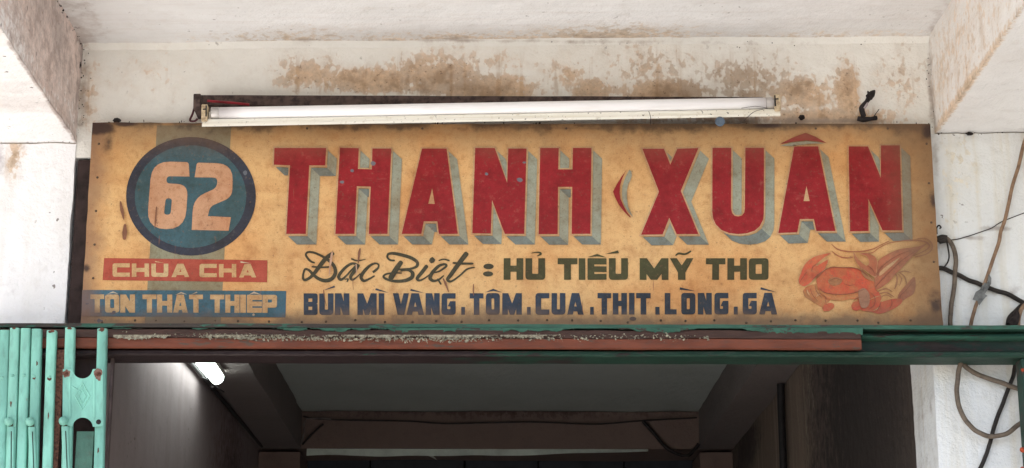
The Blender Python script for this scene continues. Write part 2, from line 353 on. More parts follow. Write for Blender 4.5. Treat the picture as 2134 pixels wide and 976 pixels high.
ibeam(XIL + .002, XIR - .002, YB, YB + 0.32, ZIB + .002, ZI - .004, M_ib2, 'cross_beam')
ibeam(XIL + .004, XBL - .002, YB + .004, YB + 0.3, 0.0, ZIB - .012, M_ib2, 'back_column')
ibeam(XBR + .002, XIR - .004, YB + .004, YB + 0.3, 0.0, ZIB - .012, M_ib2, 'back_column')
MB().box(XIL, XIR, 0.0, 4.3, -0.1, 0.08).build('floor', simple('floor_tile', (0.30, 0.24, 0.20), 0.5), house)
M_pan = simple('dark_panel', (0.045, 0.052, 0.065), 0.5, 0.2, 12)
MB().box(XIL, XIR, YB + 0.50, YB + 0.55, 0, 3.1).build('partition_backing', simple('dark_gap', (0.01, .01, .012)), house)
xs = [XIL, at(772, 960, YB + .4).x, at(968, 960, YB + .4).x, at(1122, 960, YB + .4).x, at(1300, 960, YB + .4).x, XIR]
for i in range(5):
    MB().box(xs[i] + .003, xs[i + 1] - .003, YB + 0.40, YB + 0.495, 0.08, ZI - .01, 0.002).build('partition_panel', M_pan, house)
M_lit_strip = simple('pale_lit_strip', (0.74, 0.82, 0.75), 0.8, 0.15, 14)  # pale colour carries light on the beam's underside, ragged like torn paper
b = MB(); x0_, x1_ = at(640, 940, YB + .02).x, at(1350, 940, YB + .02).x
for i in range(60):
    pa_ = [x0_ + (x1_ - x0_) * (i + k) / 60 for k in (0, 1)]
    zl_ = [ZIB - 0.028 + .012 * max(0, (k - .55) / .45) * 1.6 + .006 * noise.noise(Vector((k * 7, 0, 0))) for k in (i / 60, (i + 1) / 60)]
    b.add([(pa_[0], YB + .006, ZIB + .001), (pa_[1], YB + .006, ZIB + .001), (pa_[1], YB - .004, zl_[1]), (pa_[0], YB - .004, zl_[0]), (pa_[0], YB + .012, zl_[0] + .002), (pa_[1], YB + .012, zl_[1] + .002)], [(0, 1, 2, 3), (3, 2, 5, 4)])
b.build('torn_lit_strip', M_lit_strip, house, 60)
M_torn = simple('torn_paper', (0.60, 0.60, 0.55), 0.9, 0.15)
q = at(885, 946, YB + .02)
MB().add([q, q + Vector((0.03, .01, -0.004)), q + Vector((0.05, .02, -0.022)), q + Vector((0.012, .01, -0.006)), q + Vector((.0, .03, .003))], [(0, 1, 2, 3), (0, 3, 4)]).build('torn_strip', M_torn, house)

# lit lamp under the left interior beam
M_white_enamel = simple('white_enamel', (0.70, 0.69, 0.64), 0.4, 0.12, 30)
le = atz(448, 806, ZIB - 0.045); ls = atz(396, 722, ZIB - 0.045)
LX = atz(432, 775, ZIB - .045).x
lampi = root('ceiling_lamp', 'lit fluorescent ceiling lamp glowing inside under the left beam', 'lamp', (LX, le.y - 0.5, ZIB))
MB().box(-0.026, 0.026, -0.5, 0.46, -0.022, -0.004, 0.004).build('base', M_white_enamel, lampi)
b = MB(); n = 12
rows = []
for k in range(15):
    yv = -0.5 + 0.93 * k / 14 if k < 12 else 0.43 + 0.05 * math.sin((k - 11) / 3 * math.pi / 2)
    s_ = 1.0 if k < 12 else max(0.05, math.cos((k - 11) / 3 * math.pi / 2))
    rows.append([(0.026 * math.cos(math.pi * a / n) * s_, yv if k < 12 else yv, -0.024 - 0.026 * math.sin(math.pi * a / n) * s_) for a in range(n + 1)])
vs = [p for r_ in rows for p in r_]
b.add(vs, [(i * (n + 1) + a, i * (n + 1) + a + 1, (i + 1) * (n + 1) + a + 1, (i + 1) * (n + 1) + a) for i in range(14) for a in range(n)])
b.build('lit_tube_cover', glow('lamp_glow', (0.88, 1.0, 0.96), 3.0), lampi, 50)
M_black = simple('black_plastic', (0.018, 0.016, 0.017), 0.5, 0.3)
M_wire_dk = simple('dark_wire', (0.03, 0.024, 0.024), 0.6, 0.3)
b = MB(); t0 = Vector((LX - 0.004, le.y - 0.14, ZIB - 0.056))
for pts in ([(0, -.06, .0), (0, .0, .0), (.008, .06, -.004), (.022, .14, -.006)], [(-.012, -.10, -.006), (-.004, -.02, .0), (.01, .02, -.01), (-.006, .05, -.008), (0.0, .0, -.004)]):
    b.tube([t0 + Vector(p) for p in pts], 0.0022, 6, 5)
tag(b.build('dangling_wire', M_wire_dk), 'knotted black wire hanging below the lit lamp inside', 'wire')

# pipes and cables inside
def pipe(name, pts, r, mat, label, cat, sub=8):
    return tag(MB().tube(pts, r, 8, sub).build(name, mat, None, 60), label, cat)
pipe('conduit_pipe', [atx(1627, 800, XIR - .02), atx(1628, 850, XIR - .02), Vector((XIR - .02, atx(1628, 850, XIR - .02).y, 1.6))], 0.013, M_black, 'black conduit pipe running down the dark right interior wall', 'pipe', 1)
pipe('sagging_cable', [at(*p, YB - .018) for p in ((632, 868), (660, 873), (730, 876), (850, 878), (930, 883), (1030, 881), (1120, 880), (1240, 884), (1340, 877), (1452, 871))], 0.0032, M_wire_dk, 'thin dark cable sagging along the far interior beam', 'cable')
pipe('sagging_cable', [at(*p, YB - .02) for p in ((1340, 878), (1362, 903), (1392, 936), (1430, 950), (1450, 934), (1456, 925))], 0.007, M_wire_dk, 'thick dark cable looping below the right end of the far interior beam', 'cable')
pipe('corner_wire', [at(*p, YB - .02) for p in ((628, 926), (634, 900), (638, 873), (690, 873)) ], 0.003, simple('grey_wire', (0.2, .17, .16)), 'bent wire in the left corner of the far interior beam', 'wire', 2)
pipe('corner_wire', [at(*p, YB - .02) for p in ((630, 927), (650, 905), (674, 884)) ], 0.004, M_wire_dk, 'slanting dark wire in the left corner of the far interior beam', 'wire', 2)
pipe('wall_pipe', [atx(*p, XIL + .02) for p in ((392, 748), (440, 806), (500, 876), (546, 930))], 0.007, M_wire_dk, 'dark pipe along the top of the left interior wall', 'pipe', 1)

# dark strip added for the shaded wood in the gap left of the sign
M_gap_shade = simple('gap_shade', (0.045, 0.028, 0.026), 0.8, 0.4, 25)
tag(MB().box(XL + 0.004, XL + 0.09, 0.001, 0.03, 0.1, ZL0 - .005, 0.003).build('gap_shade_strip', M_gap_shade), 'added dark strip standing for shaded wood in the gap between left pillar and signboard', 'post')

# ================================================================== the signboard
YS = -0.035                             # painted face of the sign
S0 = Vector((at(1066, 676, YS).x, YS, at(1066, 677, YS).z))
sign = root('signboard', 'long hand-painted cream signboard with red block letters above the shop opening', 'sign', S0)
def S(px, py):
    p = at(px, py, YS) - S0; return (p.x, p.z)
SW0, SW1 = S(181, 470)[0], S(1951, 470)[0]
SH = S(1066, 257)[1]

# weathering shared by panel and paint: a node group in the sign's own coordinates
g = bpy.data.node_groups.new('sign_weather', 'ShaderNodeTree')
g.interface.new_socket('Color', in_out='INPUT', socket_type='NodeSocketColor')
g.interface.new_socket('Color', in_out='OUTPUT', socket_type='NodeSocketColor')
gt = NT(g); gi = g.nodes.new('NodeGroupInput'); go = g.nodes.new('NodeGroupOutput')
v = gt.obj(); X, _, Z = gt.xyz(v)
n_big = gt.noise(v, 4.5, 5, 0.6); n_mid = gt.noise(v, 22, 5, 0.65); n_fine = gt.noise(v, 150, 3, 0.6); n_gr = gt.noise(v, 420, 2, 0.6)
c = gi.outputs[0]
c = gt.mix(gt.ss(n_big, 0.42, 0.68, 0, 0.75), c, (0.90, 0.72, 0.58), 'MULTIPLY')
c = gt.mix(gt.ss(n_mid, 0.50, 0.74, 0, 0.75), c, (0.78, 0.66, 0.58), 'MULTIPLY')
c = gt.mix(gt.ss(n_gr, 0.35, 0.75, 0, 0.5), c, (0.70, 0.66, 0.62), 'MULTIPLY')
c = gt.mix(gt.ss(n_fine, 0.60, 0.72, 0, 0.5), c, (0.16, 0.085, 0.05))
c = gt.mix(gt.ss(gt.noise(v, 125, 3, 0.6), 0.69, 0.74, 0, 0.5), c, (0.10, 0.055, 0.04))
n_sp = gt.noise(v, 58, 6, 0.75); n_lg = gt.noise(gt.scale(v, (1.6, 1.6, 3.2)), 2.4, 4, 0.6, 0.5)
c = gt.mix(gt.ss(n_sp, 0.46, 0.70, 0, 0.8), c, (0.74, 0.64, 0.56), 'MULTIPLY')
c = gt.mix(gt.ss(n_lg, 0.46, 0.66, 0, 0.8), c, (0.84, 0.74, 0.66), 'MULTIPLY')
c = gt.mix(gt.ss(n_sp, 0.44, 0.28, 0, 0.08), c, (0.74, 0.56, 0.36))
# pale scuffs
c = gt.mix(gt.ss(gt.noise(gt.scale(v, (9, 9, 30)), 1, 4, 0.7), 0.62, 0.78, 0, 0.14), c, (0.64, 0.52, 0.36))
# brown smoke along the top, dirt along the bottom and the ends
j = gt.m('MULTIPLY', gt.m('SUBTRACT', n_mid, 0.5), 0.06); j2 = gt.m('MULTIPLY', gt.m('SUBTRACT', n_big, 0.5), 0.10)
jj = gt.m('ADD', j, j2)
dt = gt.m('ADD', gt.m('SUBTRACT', SH, Z), jj)
c = gt.mix(gt.ss(dt, 0.10, -0.005, 0, 0.68), c, (0.15, 0.085, 0.045))
c = gt.mix(gt.ss(dt, 0.022, 0.0, 0, 0.75), c, (0.04, 0.026, 0.02))
db = gt.m('ADD', Z, jj)
c = gt.mix(gt.ss(db, 0.042, 0.003, 0, 0.80), c, (0.14, 0.085, 0.055))
dl = gt.m('ADD', gt.m('SUBTRACT', X, SW0), jj); dr = gt.m('ADD', gt.m('SUBTRACT', SW1, X), jj)
c = gt.mix(gt.ss(dl, 0.055, 0.0, 0, 0.68), c, (0.19, 0.10, 0.065))
c = gt.mix(gt.ss(dr, 0.16, -0.01, 0, 0.76), c, (0.13, 0.072, 0.038))
def sb(px, py, rx, ry, amp):
    x, z = S(px, py); return ((x, 0, z), (rx / 958, 0.05, ry / 958), amp)
rot = gt.blobs(v, [sb(205, 268, 55, 26, 1.3), sb(225, 300, 30, 55, .7), sb(262, 258, 50, 12, 1.0), sb(1935, 275, 40, 40, .9), sb(1950, 640, 35, 60, .8), sb(1945, 420, 22, 70, .7), sb(1600, 262, 60, 10, .9), sb(180, 560, 16, 16, .9), sb(1200, 268, 500, 14, .5)])
lv = gt.m('ADD', rot, gt.m('MULTIPLY', gt.m('SUBTRACT', n_mid, 0.5), 1.2))
c = gt.mix(gt.ss(lv, 0.30, 0.75, 0, 0.88), c, (0.035, 0.02, 0.018))
# flaked patches low on the left, bare grey chips in the letters
fl = gt.blobs(v, [sb(205, 645, 34, 16, .42), sb(240, 654, 36, 9, .6), sb(205, 669, 50, 9, .55), sb(184, 634, 12, 7, .6)])
lf = gt.m('ADD', fl, gt.m('MULTIPLY', gt.m('SUBTRACT', gt.noise(v, 60, 3, 0.55), 0.5), 2.2))
c = gt.mix(gt.m('MULTIPLY', gt.ss(lf, 0.52, 0.58), gt.ss(fl, 0.02, 0.1)), c, (0.10, 0.08, 0.085))
ch = gt.blobs(v, [sb(713, 381, 8, 5, 1), sb(778, 342, 9, 7, 1), sb(1083, 376, 9, 8, 1), sb(1014, 364, 6, 5, 1), sb(1092, 340, 6, 4, 1), sb(734, 357, 6, 6, .8), sb(511, 361, 7, 8, .9)])
c = gt.mix(gt.ss(gt.m('ADD', ch, gt.m('MULTIPLY', gt.m('SUBTRACT', n_fine, 0.5), 0.9)), 0.25, 0.45, 0, 0.9), c, (0.13, 0.14, 0.16))
# scratches
scr = gt.noise(gt.scale(v, (150, 1, 9)), 1, 2, 0.5); patch = gt.noise(v, 7, 2)
c = gt.mix(gt.m('MULTIPLY', gt.ss(scr, 0.70, 0.74), gt.ss(patch, 0.5, 0.6, 0, 0.75)), c, (0.22, 0.09, 0.05))
g.links.new(c, go.inputs[0])

def sign_paint(name, colr, fade=0.25, gloss=0.5):
    colr = tuple(k * 0.86 for k in colr)
    m, t, bs = newmat(name); v = t.obj()
    gn = m.node_tree.nodes.new('ShaderNodeGroup'); gn.node_tree = g
    c = t.mix(t.ss(t.noise(v, 11, 4, 0.6), 0.4, 0.7, 0, fade), colr, tuple(k * 0.62 for k in colr))
    c = t.mix(t.ss(t.noise(v, 95, 4, 0.7), 0.665, 0.71, 0, 0.25), c, (0.42, 0.26, 0.13))
    t.put(gn.inputs[0], c); t.l.new(gn.outputs[0], bs.inputs['Base Color'])
    bs.inputs['Roughness'].default_value = gloss; bs.inputs['Specular IOR Level'].default_value = 0.25
    t.put(bs.inputs['Normal'], t.bump(t.m('ADD', t.noise(v, 40, 4), t.m('MULTIPLY', t.noise(v, 7, 3), 3)), 0.12, 0.004))
    return m
CREAM = (0.80, 0.50, 0.222)
PC = dict(cream=sign_paint('cream_paint', CREAM), cream2=sign_paint('cream_outline_paint', (0.66, 0.42, 0.23)), red=sign_paint('red_paint', (0.33, 0.012, 0.018), 0.35),
          lite=sign_paint('pale_grey_green_paint', (0.36, 0.385, 0.305)), dark=sign_paint('grey_blue_paint', (0.21, 0.245, 0.225)), olive=sign_paint('olive_paint', (0.072, 0.070, 0.024), 0.35),
          script=sign_paint('grey_olive_paint', (0.064, 0.058, 0.030), 0.3), navy=sign_paint('navy_paint', (0.036, 0.055, 0.088), 0.35), ring=sign_paint('ring_navy_paint', (0.042, 0.048, 0.072), 0.3),
          disc=sign_paint('disc_blue_paint', (0.056, 0.125, 0.155), 0.3), num=sign_paint('pink_cream_paint', (0.64, 0.365, 0.215)), sage=sign_paint('sage_stripe_paint', (0.315, 0.305, 0.205)),
          salmon=sign_paint('salmon_paint', (0.48, 0.095, 0.06), 0.3), blue=sign_paint('blue_paint', (0.065, 0.17, 0.25), 0.3), txt=sign_paint('text_cream_paint', (0.66, 0.47, 0.25)),
          txtw=sign_paint('accent_white_paint', (0.62, 0.56, 0.44)))
LAY = 0.0006
def poly3(loops, y, mb):
    lp = [[Vector((S(p[0], p[1])[0], y, S(p[0], p[1])[1])) for p in l] for l in loops]
    flat = [q for l in lp for q in l]
    tris = tessellate_polygon([[Vector((q.x, q.z, 0)) for q in l] for l in lp])
    mb.add(flat, tris)
def flat(name, loops, k, mat, parent=None, extra=()):
    mb = MB(); poly3(loops, -LAY * k, mb)
    for e in extra: poly3(e, -LAY * k, mb)
    me = bpy.data.meshes.new(name); me.from_pydata([tuple(q) for q in mb.v], [], mb.f); me.update()
    for p in me.polygons:
        if p.normal.y > 0: p.flip()
    return link(name, me, PC[mat] if isinstance(mat, str) else mat, parent or sign)
def area(p): return 0.5 * sum(p[i][0] * p[(i + 1) % len(p)][1] - p[(i + 1) % len(p)][0] * p[i][1] for i in range(len(p)))
def ccw(p): return p if area(p) > 0 else p[::-1]
def outset(p, d):
    p = ccw([tuple(q[:2]) for q in p]); n = len(p); out = []
    for i in range(n):
        a, b_, c_ = Vector(p[i - 1]), Vector(p[i]), Vector(p[(i + 1) % n])
        e1 = (b_ - a).normalized(); e2 = (c_ - b_).normalized()
        n1 = Vector((e1.y, -e1.x)); n2 = Vector((e2.y, -e2.x)); m_ = n1 + n2
        if m_.length < 1e-5: m_ = n1
        m_.normalize(); k = d / max(0.45, m_.dot(n1)); out.append(tuple(b_ + m_ * k))
    return out
def rp(pts, seg=5):                                     # polygon with (x, y, r) rounded corners
    out = []; n = len(pts)
    for i, q in enumerate(pts):
        if len(q) < 3 or not q[2]: out.append((q[0], q[1])); continue
        p = Vector(q[:2]); a = Vector(pts[i - 1][:2]) - p; c_ = Vector(pts[(i + 1) % n][:2]) - p
        r = min(q[2], a.length * .5, c_.length * .5); A = p + a.normalized() * r; C = p + c_.normalized() * r
        for k in range(seg + 1):
            t = k / seg; out.append(tuple(A * (1 - t) ** 2 + p * 2 * t * (1 - t) + C * t * t))
    return out
def oval(cx, cy, rx, ry, n=48, rot=0.0):
    return [(cx + rx * math.cos(2 * math.pi * i / n) * math.cos(rot) - ry * math.sin(2 * math.pi * i / n) * math.sin(rot), cy + rx * math.cos(2 * math.pi * i / n) * math.sin(rot) + ry * math.sin(2 * math.pi * i / n) * math.cos(rot)) for i in range(n)]

# ---- board: thin sheet on a frame, slightly wavy edge
b = MB()
edge = [S(193, 255), S(700, 259), S(1300, 258), S(1938, 258), S(1951, 470), S(1965, 678), S(1066, 681), S(168, 680), S(181, 470)]
fr = []
for i in range(len(edge)):
    a, c_ = Vector(edge[i]), Vector(edge[(i + 1) % len(edge)]); n = max(2, int((c_ - a).length / .03))
    for k in range(n):
        q = a.lerp(c_, k / n); w_ = noise.noise_vector(Vector((q.x * 30, q.y * 30, 0))) * 0.0016
        fr.append((q.x + w_.x, q.y + w_.y))
m_ = len(fr)
b.add([(x, 0, z) for x, z in fr] + [(x, 0.004, z) for x, z in fr], [tuple(range(m_)), tuple(range(m_, 2 * m_))[::-1]] + [(i, (i + 1) % m_, m_ + (i + 1) % m_, m_ + i) for i in range(m_)])
b.build('panel', PC['cream'], sign)
M_frame = simple('sign_frame_wood', (0.12, 0.075, 0.05), 0.8, 0.4, 40)
MB().box(SW0 + .035, SW1 - .03, 0.006, 0.026, 0.012, 0.037, 0.002).build('frame_rail', M_frame, sign)
MB().box(SW0 + .035, SW1 - .03, 0.006, 0.026, SH - .045, SH - .02, 0.002).build('frame_rail', M_frame, sign)
M_nail = simple('nail_rust', (0.13, 0.08, 0.05), 0.6, 0.4)
nail = MB().lathe((0, 0.001, 0), (0, -1, 0), [(0, 0.0030), (0.001, 0.0028), (0.002, 0.0016), (0.0022, 0.0004)], 10)
nme = None
for px, py in [(x + random.uniform(-9, 9), 670 + random.uniform(-3, 3)) for x in range(215, 1950, 58)] + [(206 + k * -3, 300 + k * 70) for k in range(5)] + [(1931 + k * 5, 300 + k * 82) for k in range(5)] + [(x, 268) for x in (640, 880, 1180, 1700, 1850)]:
    if nme is None: o = nail.build('nail', M_nail, sign, 40); nme = o.data
    else: o = link('nail', nme, None, sign)
    x, z = S(px, py); o.location = (x, 0, z)

# ---- stripe, roundel, number
flat('painted_stripe', [[(327, 262), (482, 262), (471, 470), (460, 676), (302, 676), (316, 470)]], 1, 'sage')
flat('painted_ring', [oval(398.2, 409.8, 135.2, 123.5, 72)], 2, 'ring')
flat('painted_disc', [oval(397.3, 410.4, 116, 106.8, 72)], 3, 'disc')
zc = Zm(240, 270, 3.484)
six = rp(zc([(268, 233, 45), (535, 240, 6), (541, 345), (376, 342, 14), (372, 394, 14), (530, 402, 50), (510, 728, 50), (230, 725, 50)]))
six_h = rp(zc([(368, 502, 22), (414, 502, 22), (404, 622, 18), (355, 622, 18)]))
two = rp(zc([(595, 243, 5), (858, 251, 48), (850, 493, 16), (690, 562, 30), (674, 632), (842, 640), (825, 738), (557, 732), (569, 502, 40), (738, 428, 18), (747, 352, 16), (578, 350)]))
flat('painted_numeral', [six, six_h], 4, 'num'); flat('painted_numeral', [two], 4, 'num')

# ---- the big shop name
ZA, ZB_, ZC_, ZD = Zm(560, 290, 4.0675), Zm(940, 290, 4.0675), Zm(1250, 270, 3.753), Zm(1580, 260, 3.616)
BIG = [
 (ZA, [(50, 80), (488, 80), (480, 228), (345, 228), (315, 808), (150, 808), (182, 228), (45, 222)], None),
 (ZA, [(605, 78), (765, 82), (757, 258), (875, 262), (880, 85), (1040, 85), (1007, 808), (850, 808), (866, 408), (748, 404), (728, 808), (566, 808)], None),
 (ZA, [(1300, 85), (1508, 85), (1603, 808), (1443, 808), (1430, 702), (1315, 702), (1294, 808), (1128, 808)], [(1386, 420), (1408, 555), (1353, 553)]),
 (ZB_, [(205, 80), (370, 80), (475, 375), (485, 85), (640, 85), (620, 808), (455, 808), (347, 520), (337, 805), (180, 803)], None),
 (ZB_, [(755, 80), (912, 80), (908, 262), (1028, 262), (1033, 80), (1190, 80), (1180, 808), (1022, 808), (1027, 410), (907, 410), (903, 810), (742, 810)], None),
 (ZC_, [(332, 155), (500, 155), (550, 280), (605, 155), (770, 150), (632, 485), (770, 822), (600, 822), (542, 695), (490, 825), (322, 827), (462, 490)], None),
 (ZC_, [(880, 148), (1027, 148), (1025, 620), (1032, 655), (1050, 678), (1080, 685), (1110, 677), (1128, 652), (1133, 620), (1137, 148), (1282, 148), (1281, 660), (1275, 710), (1250, 760), (1210, 795), (1150, 815), (1080, 822), (1010, 814), (950, 790), (905, 745), (885, 700), (878, 650)], None),
 (ZD, [(270, 168), (450, 168), (580, 805), (437, 805), (418, 715), (312, 715), (293, 815), (150, 820)], [(362, 465), (386, 580), (340, 580)]),
 (ZD, [(680, 168), (825, 168), (922, 405), (922, 160), (1065, 160), (1083, 800), (935, 800), (828, 565), (830, 805), (690, 808)], None)]
GX, GY, DX, DY = 3.6, 4.4, 18.5, 17.3
for zf, pts, hole in BIG:
    face = zf(pts); loops = [face] + ([zf(hole)] if hole else [])
    red = flat('painted_letter', loops, 6, 'red')
    flat('letter_outline', [outset(face, 3.0)], 5, 'cream2', red)
    pc = ccw(face); lite, darkq = [], []
    for i in range(len(pc)):
        p, q = pc[i], pc[(i + 1) % len(pc)]; nx, ny = (q[1] - p[1]), -(q[0] - p[0])
        L = math.hypot(nx, ny)
        if L < 1e-6: continue
        nx /= L; ny /= L
        if nx * DX + ny * DY <= 0.5: continue
        quad = [(p[0] + GX, p[1] + GY), (q[0] + GX, q[1] + GY), (q[0] + GX + DX, q[1] + GY + DY), (p[0] + GX + DX, p[1] + GY + DY)]
        (darkq if ny > 0.72 else lite).append([quad])
    for lq in ([lite] if len(pts) > 14 else [[x] for x in lite]): flat('letter_side', lq[0], 2.5, 'lite', red, lq[1:])
    if len(pts) > 14: flat('letter_underside', darkq[0], 3.0, 'dark', red, darkq[1:])       # the U's curved underside is one piece
    else:
        for dq in darkq: flat('letter_underside', dq, 3.0, 'dark', red)
r_ = flat('painted_bracket', [ZB_([(1495, 255), (1440, 330), (1400, 395), (1372, 450), (1390, 500), (1420, 560), (1465, 618), (1515, 668), (1525, 668), (1490, 625), (1460, 570), (1435, 510), (1428, 460), (1432, 400), (1445, 350), (1470, 295)])], 6, 'red')
flat('bracket_shade', [ZB_([(1510, 262), (1528, 280), (1532, 315), (1520, 350), (1500, 390), (1490, 440), (1490, 500), (1500, 570), (1520, 620), (1545, 668), (1500, 620), (1470, 565), (1452, 510), (1448, 460), (1452, 400), (1470, 345), (1490, 300)])], 4, 'lite', r_)
r_ = flat('painted_accent', [ZD([(160, 152), (250, 105), (355, 65), (430, 95), (515, 143), (440, 130), (360, 122), (260, 133)])], 6, 'red')
flat('accent_shade', [ZD([(165, 162), (255, 138), (360, 127), (440, 134), (500, 147), (430, 146), (360, 151), (250, 167)])], 5, 'lite', r_)

# ---- smaller block lettering
def glyph(ch, x0, x1, y0, y1, s, h, r=5):
    H_, W2, mx = y1 - y0, x1 - x0, (x0 + x1) / 2; m = y0 + H_ * .47
    if ch == 'H': return [[(x0, y0), (x0 + s, y0), (x0 + s, m - h * .45), (x1 - s, m - h * .45), (x1 - s, y0), (x1, y0), (x1, y1), (x1 - s, y1), (x1 - s, m + h * .55), (x0 + s, m + h * .55), (x0 + s, y1), (x0, y1)]]
    if ch == 'U': return [rp([(x0, y0), (x0 + s, y0), (x0 + s, y1 - h, 2), (x1 - s, y1 - h, 2), (x1 - s, y0), (x1, y0), (x1, y1, r * 1.6), (x0, y1, r * 1.6)])]
    if ch == 'T': return [[(x0, y0), (x1, y0), (x1, y0 + h), (mx + s / 2, y0 + h), (mx + s / 2, y1), (mx - s / 2, y1), (mx - s / 2, y0 + h), (x0, y0 + h)]]
    if ch in 'I.': return [[(x0, y0), (x1, y0), (x1, y1), (x0, y1)]]
    if ch == 'L': return [[(x0, y0), (x0 + s, y0), (x0 + s, y1 - h), (x1, y1 - h), (x1, y1), (x0, y1)]]
    if ch == 'E':
        g_ = H_ * .085; a = y0 + H_ * .29; c_ = y0 + H_ * .64; xi = x0 + W2 * .36
        return [rp([(x0, y0, 2), (x1, y0, 2), (x1, a), (xi, a), (xi, a + g_), (x1, a + g_), (x1, c_), (xi, c_), (xi, c_ + g_), (x1, c_ + g_), (x1, y1, 2), (x0, y1, 2)])]
    if ch == 'O': return [rp([(x0, y0, r * 1.5), (x1, y0, r * 1.5), (x1, y1, r * 1.5), (x0, y1, r * 1.5)]), rp([(x0 + s, y0 + h, 2), (x1 - s, y0 + h, 2), (x1 - s, y1 - h, 2), (x0 + s, y1 - h, 2)])]
    if ch == 'C': return [rp([(x0, y0, r * 1.4), (x1, y0), (x1, y0 + h), (x0 + s, y0 + h), (x0 + s, y1 - h), (x1, y1 - h), (x1, y1), (x0, y1, r * 1.4)])]
    if ch == 'G': return [rp([(x0, y0, r * 1.4), (x1, y0), (x1, y0 + .25 * H_), (x0 + s, y0 + .25 * H_), (x0 + s, y1 - .26 * H_, 2), (x1 - s * .95, y1 - .26 * H_, 2), (x1 - s * .95, y1 - .38 * H_), (x0 + s + 1.2, y1 - .40 * H_), (x1 - s, y0 + .37 * H_), (x1, y0 + .37 * H_), (x1, y1, r * 1.4), (x0, y1, r * 1.4)])]
    if ch == 'N': return [[(x0, y0), (x0 + s * 1.15, y0), (x1 - s, y0 + .38 * H_), (x1 - s, y0), (x1, y0), (x1, y1), (x1 - s * 1.1, y1), (x0 + s, y1 - .36 * H_), (x0 + s, y1), (x0, y1)]]
    if ch == 'M': return [[(x0, y0), (x0 + s * 1.05, y0), (mx, y0 + .48 * H_), (x1 - s * 1.05, y0), (x1, y0), (x1, y1), (x1 - s, y1), (x1 - s, y1 - .28 * H_), (mx + .11 * W2, y1), (mx - .11 * W2, y1), (x0 + s, y1 - .28 * H_), (x0 + s, y1), (x0, y1)]]
    if ch == 'V': return [[(x0, y0), (x0 + s, y0), (mx, y0 + .5 * H_), (x1 - s, y0), (x1, y0), (mx + s * .6, y1), (mx - s * .6, y1)]]
    if ch == 'Y': return [[(x0, y0), (x0 + s, y0), (mx, y0 + .33 * H_), (x1 - s, y0), (x1, y0), (mx + s * .55, y0 + .66 * H_), (mx + s * .55, y1), (mx - s * .55, y1), (mx - s * .55, y0 + .66 * H_)]]
    if ch == 'A':
        t = s * .68
        return [[(mx - t, y0), (mx + t, y0), (x1, y1), (x1 - s, y1), (x1 - s * 1.15, y1 - .15 * H_), (x0 + s * 1.15, y1 - .15 * H_), (x0 + s, y1), (x0, y1)], [(mx, y0 + .40 * H_), (mx + s * .22, y0 + .62 * H_), (mx - s * .22, y0 + .62 * H_)]]
    if ch == 'B':
        k = s * .85
        return [rp([(x0, y0), (x1, y0, r), (x1, y0 + .44 * H_, r), (x1 - 2, y0 + .47 * H_), (x1, y0 + .5 * H_, r), (x1, y1, r), (x0, y1)]), [(x0 + k, y0 + .24 * H_), (x0 + k + 8, y0 + .24 * H_), (x0 + k + 8, y0 + .39 * H_), (x0 + k, y0 + .39 * H_)], [(x0 + k, y0 + .62 * H_), (x0 + k + 8, y0 + .62 * H_), (x0 + k + 8, y0 + .77 * H_), (x0 + k, y0 + .77 * H_)]]
    if ch == 'P': return [rp([(x0, y0), (x1, y0, r * 1.3), (x1, y0 + .71 * H_, r * 1.3), (x0 + s, y0 + .71 * H_), (x0 + s, y1), (x0, y1)]), [(x0 + s * 1.05, y0 + .26 * H_), (x1 - s, y0 + .26 * H_), (x1 - s, y0 + .43 * H_), (x0 + s * 1.05, y0 + .43 * H_)]]
def wob(loop, a=0.35):                                    # a brush never draws it quite straight
    return [(x + a * noise.noise(Vector((x * .21, y * .21, 1.3))), y + a * noise.noise(Vector((x * .21, y * .21, 7.7)))) for x, y in loop]
def line(rows, y0, y1, s, h, k, mat, slope=0.0, r=5):
    out = []
    for ch, a, c_ in rows:
        dy = slope * (a - rows[0][1])
        yy0 = y0 if ch != '.' else y0 + (y1 - y0) * .64
        out.append(flat('painted_letter' if ch != '.' else 'painted_dot', [wob(l) for l in glyph(ch, a, c_, yy0 + dy, y1 + dy, s, h, r)], k, mat))
    return out
line([('H', 1049.7, 1090.5), ('U', 1095, 1136), ('T', 1162.2, 1203), ('I', 1206, 1219.8), ('E', 1224.3, 1264), ('U', 1268.7, 1308.6), ('M', 1333, 1393), ('Y', 1396, 1445), ('T', 1471, 1511.5), ('H', 1515.7, 1556.5), ('O', 1560.4, 1601.5)], 538.8, 583.8, 14.2, 12.6, 2, 'olive')
line([('B', 633, 662), ('U', 665.4, 695), ('N', 698, 728), ('M', 745, 785), ('I', 789.2, 800.8), ('V', 819, 852.5), ('A', 847, 883.7), ('N', 887, 916.3), ('G', 920.3, 949.5), ('.', 961.3, 969), ('T', 979, 1007.5), ('O', 1012.6, 1041.6), ('M', 1046.8, 1087.5), ('.', 1098.3, 1106), ('C', 1116, 1144.8), ('U', 1149.3, 1178.3), ('A', 1182, 1216.2), ('.', 1229.7, 1237.5), ('T', 1245.2, 1273.5), ('H', 1277, 1306.4), ('I', 1310.8, 1322.3), ('T', 1325.8, 1355.8), ('.', 1365.6, 1374.4), ('L', 1385.2, 1410), ('O', 1419.5, 1449), ('N', 1454, 1483.2), ('G', 1488.8, 1517.8), ('.', 1529.4, 1537.4), ('G', 1547.7, 1577), ('A', 1582, 1619.4)], 612, 657, 11.6, 11, 2, 'navy', -0.0012)
flat('painted_band', [[(217.2, 538.4), (557.4, 543), (556.6, 588.9), (214, 584.3)]], 2, 'salmon')
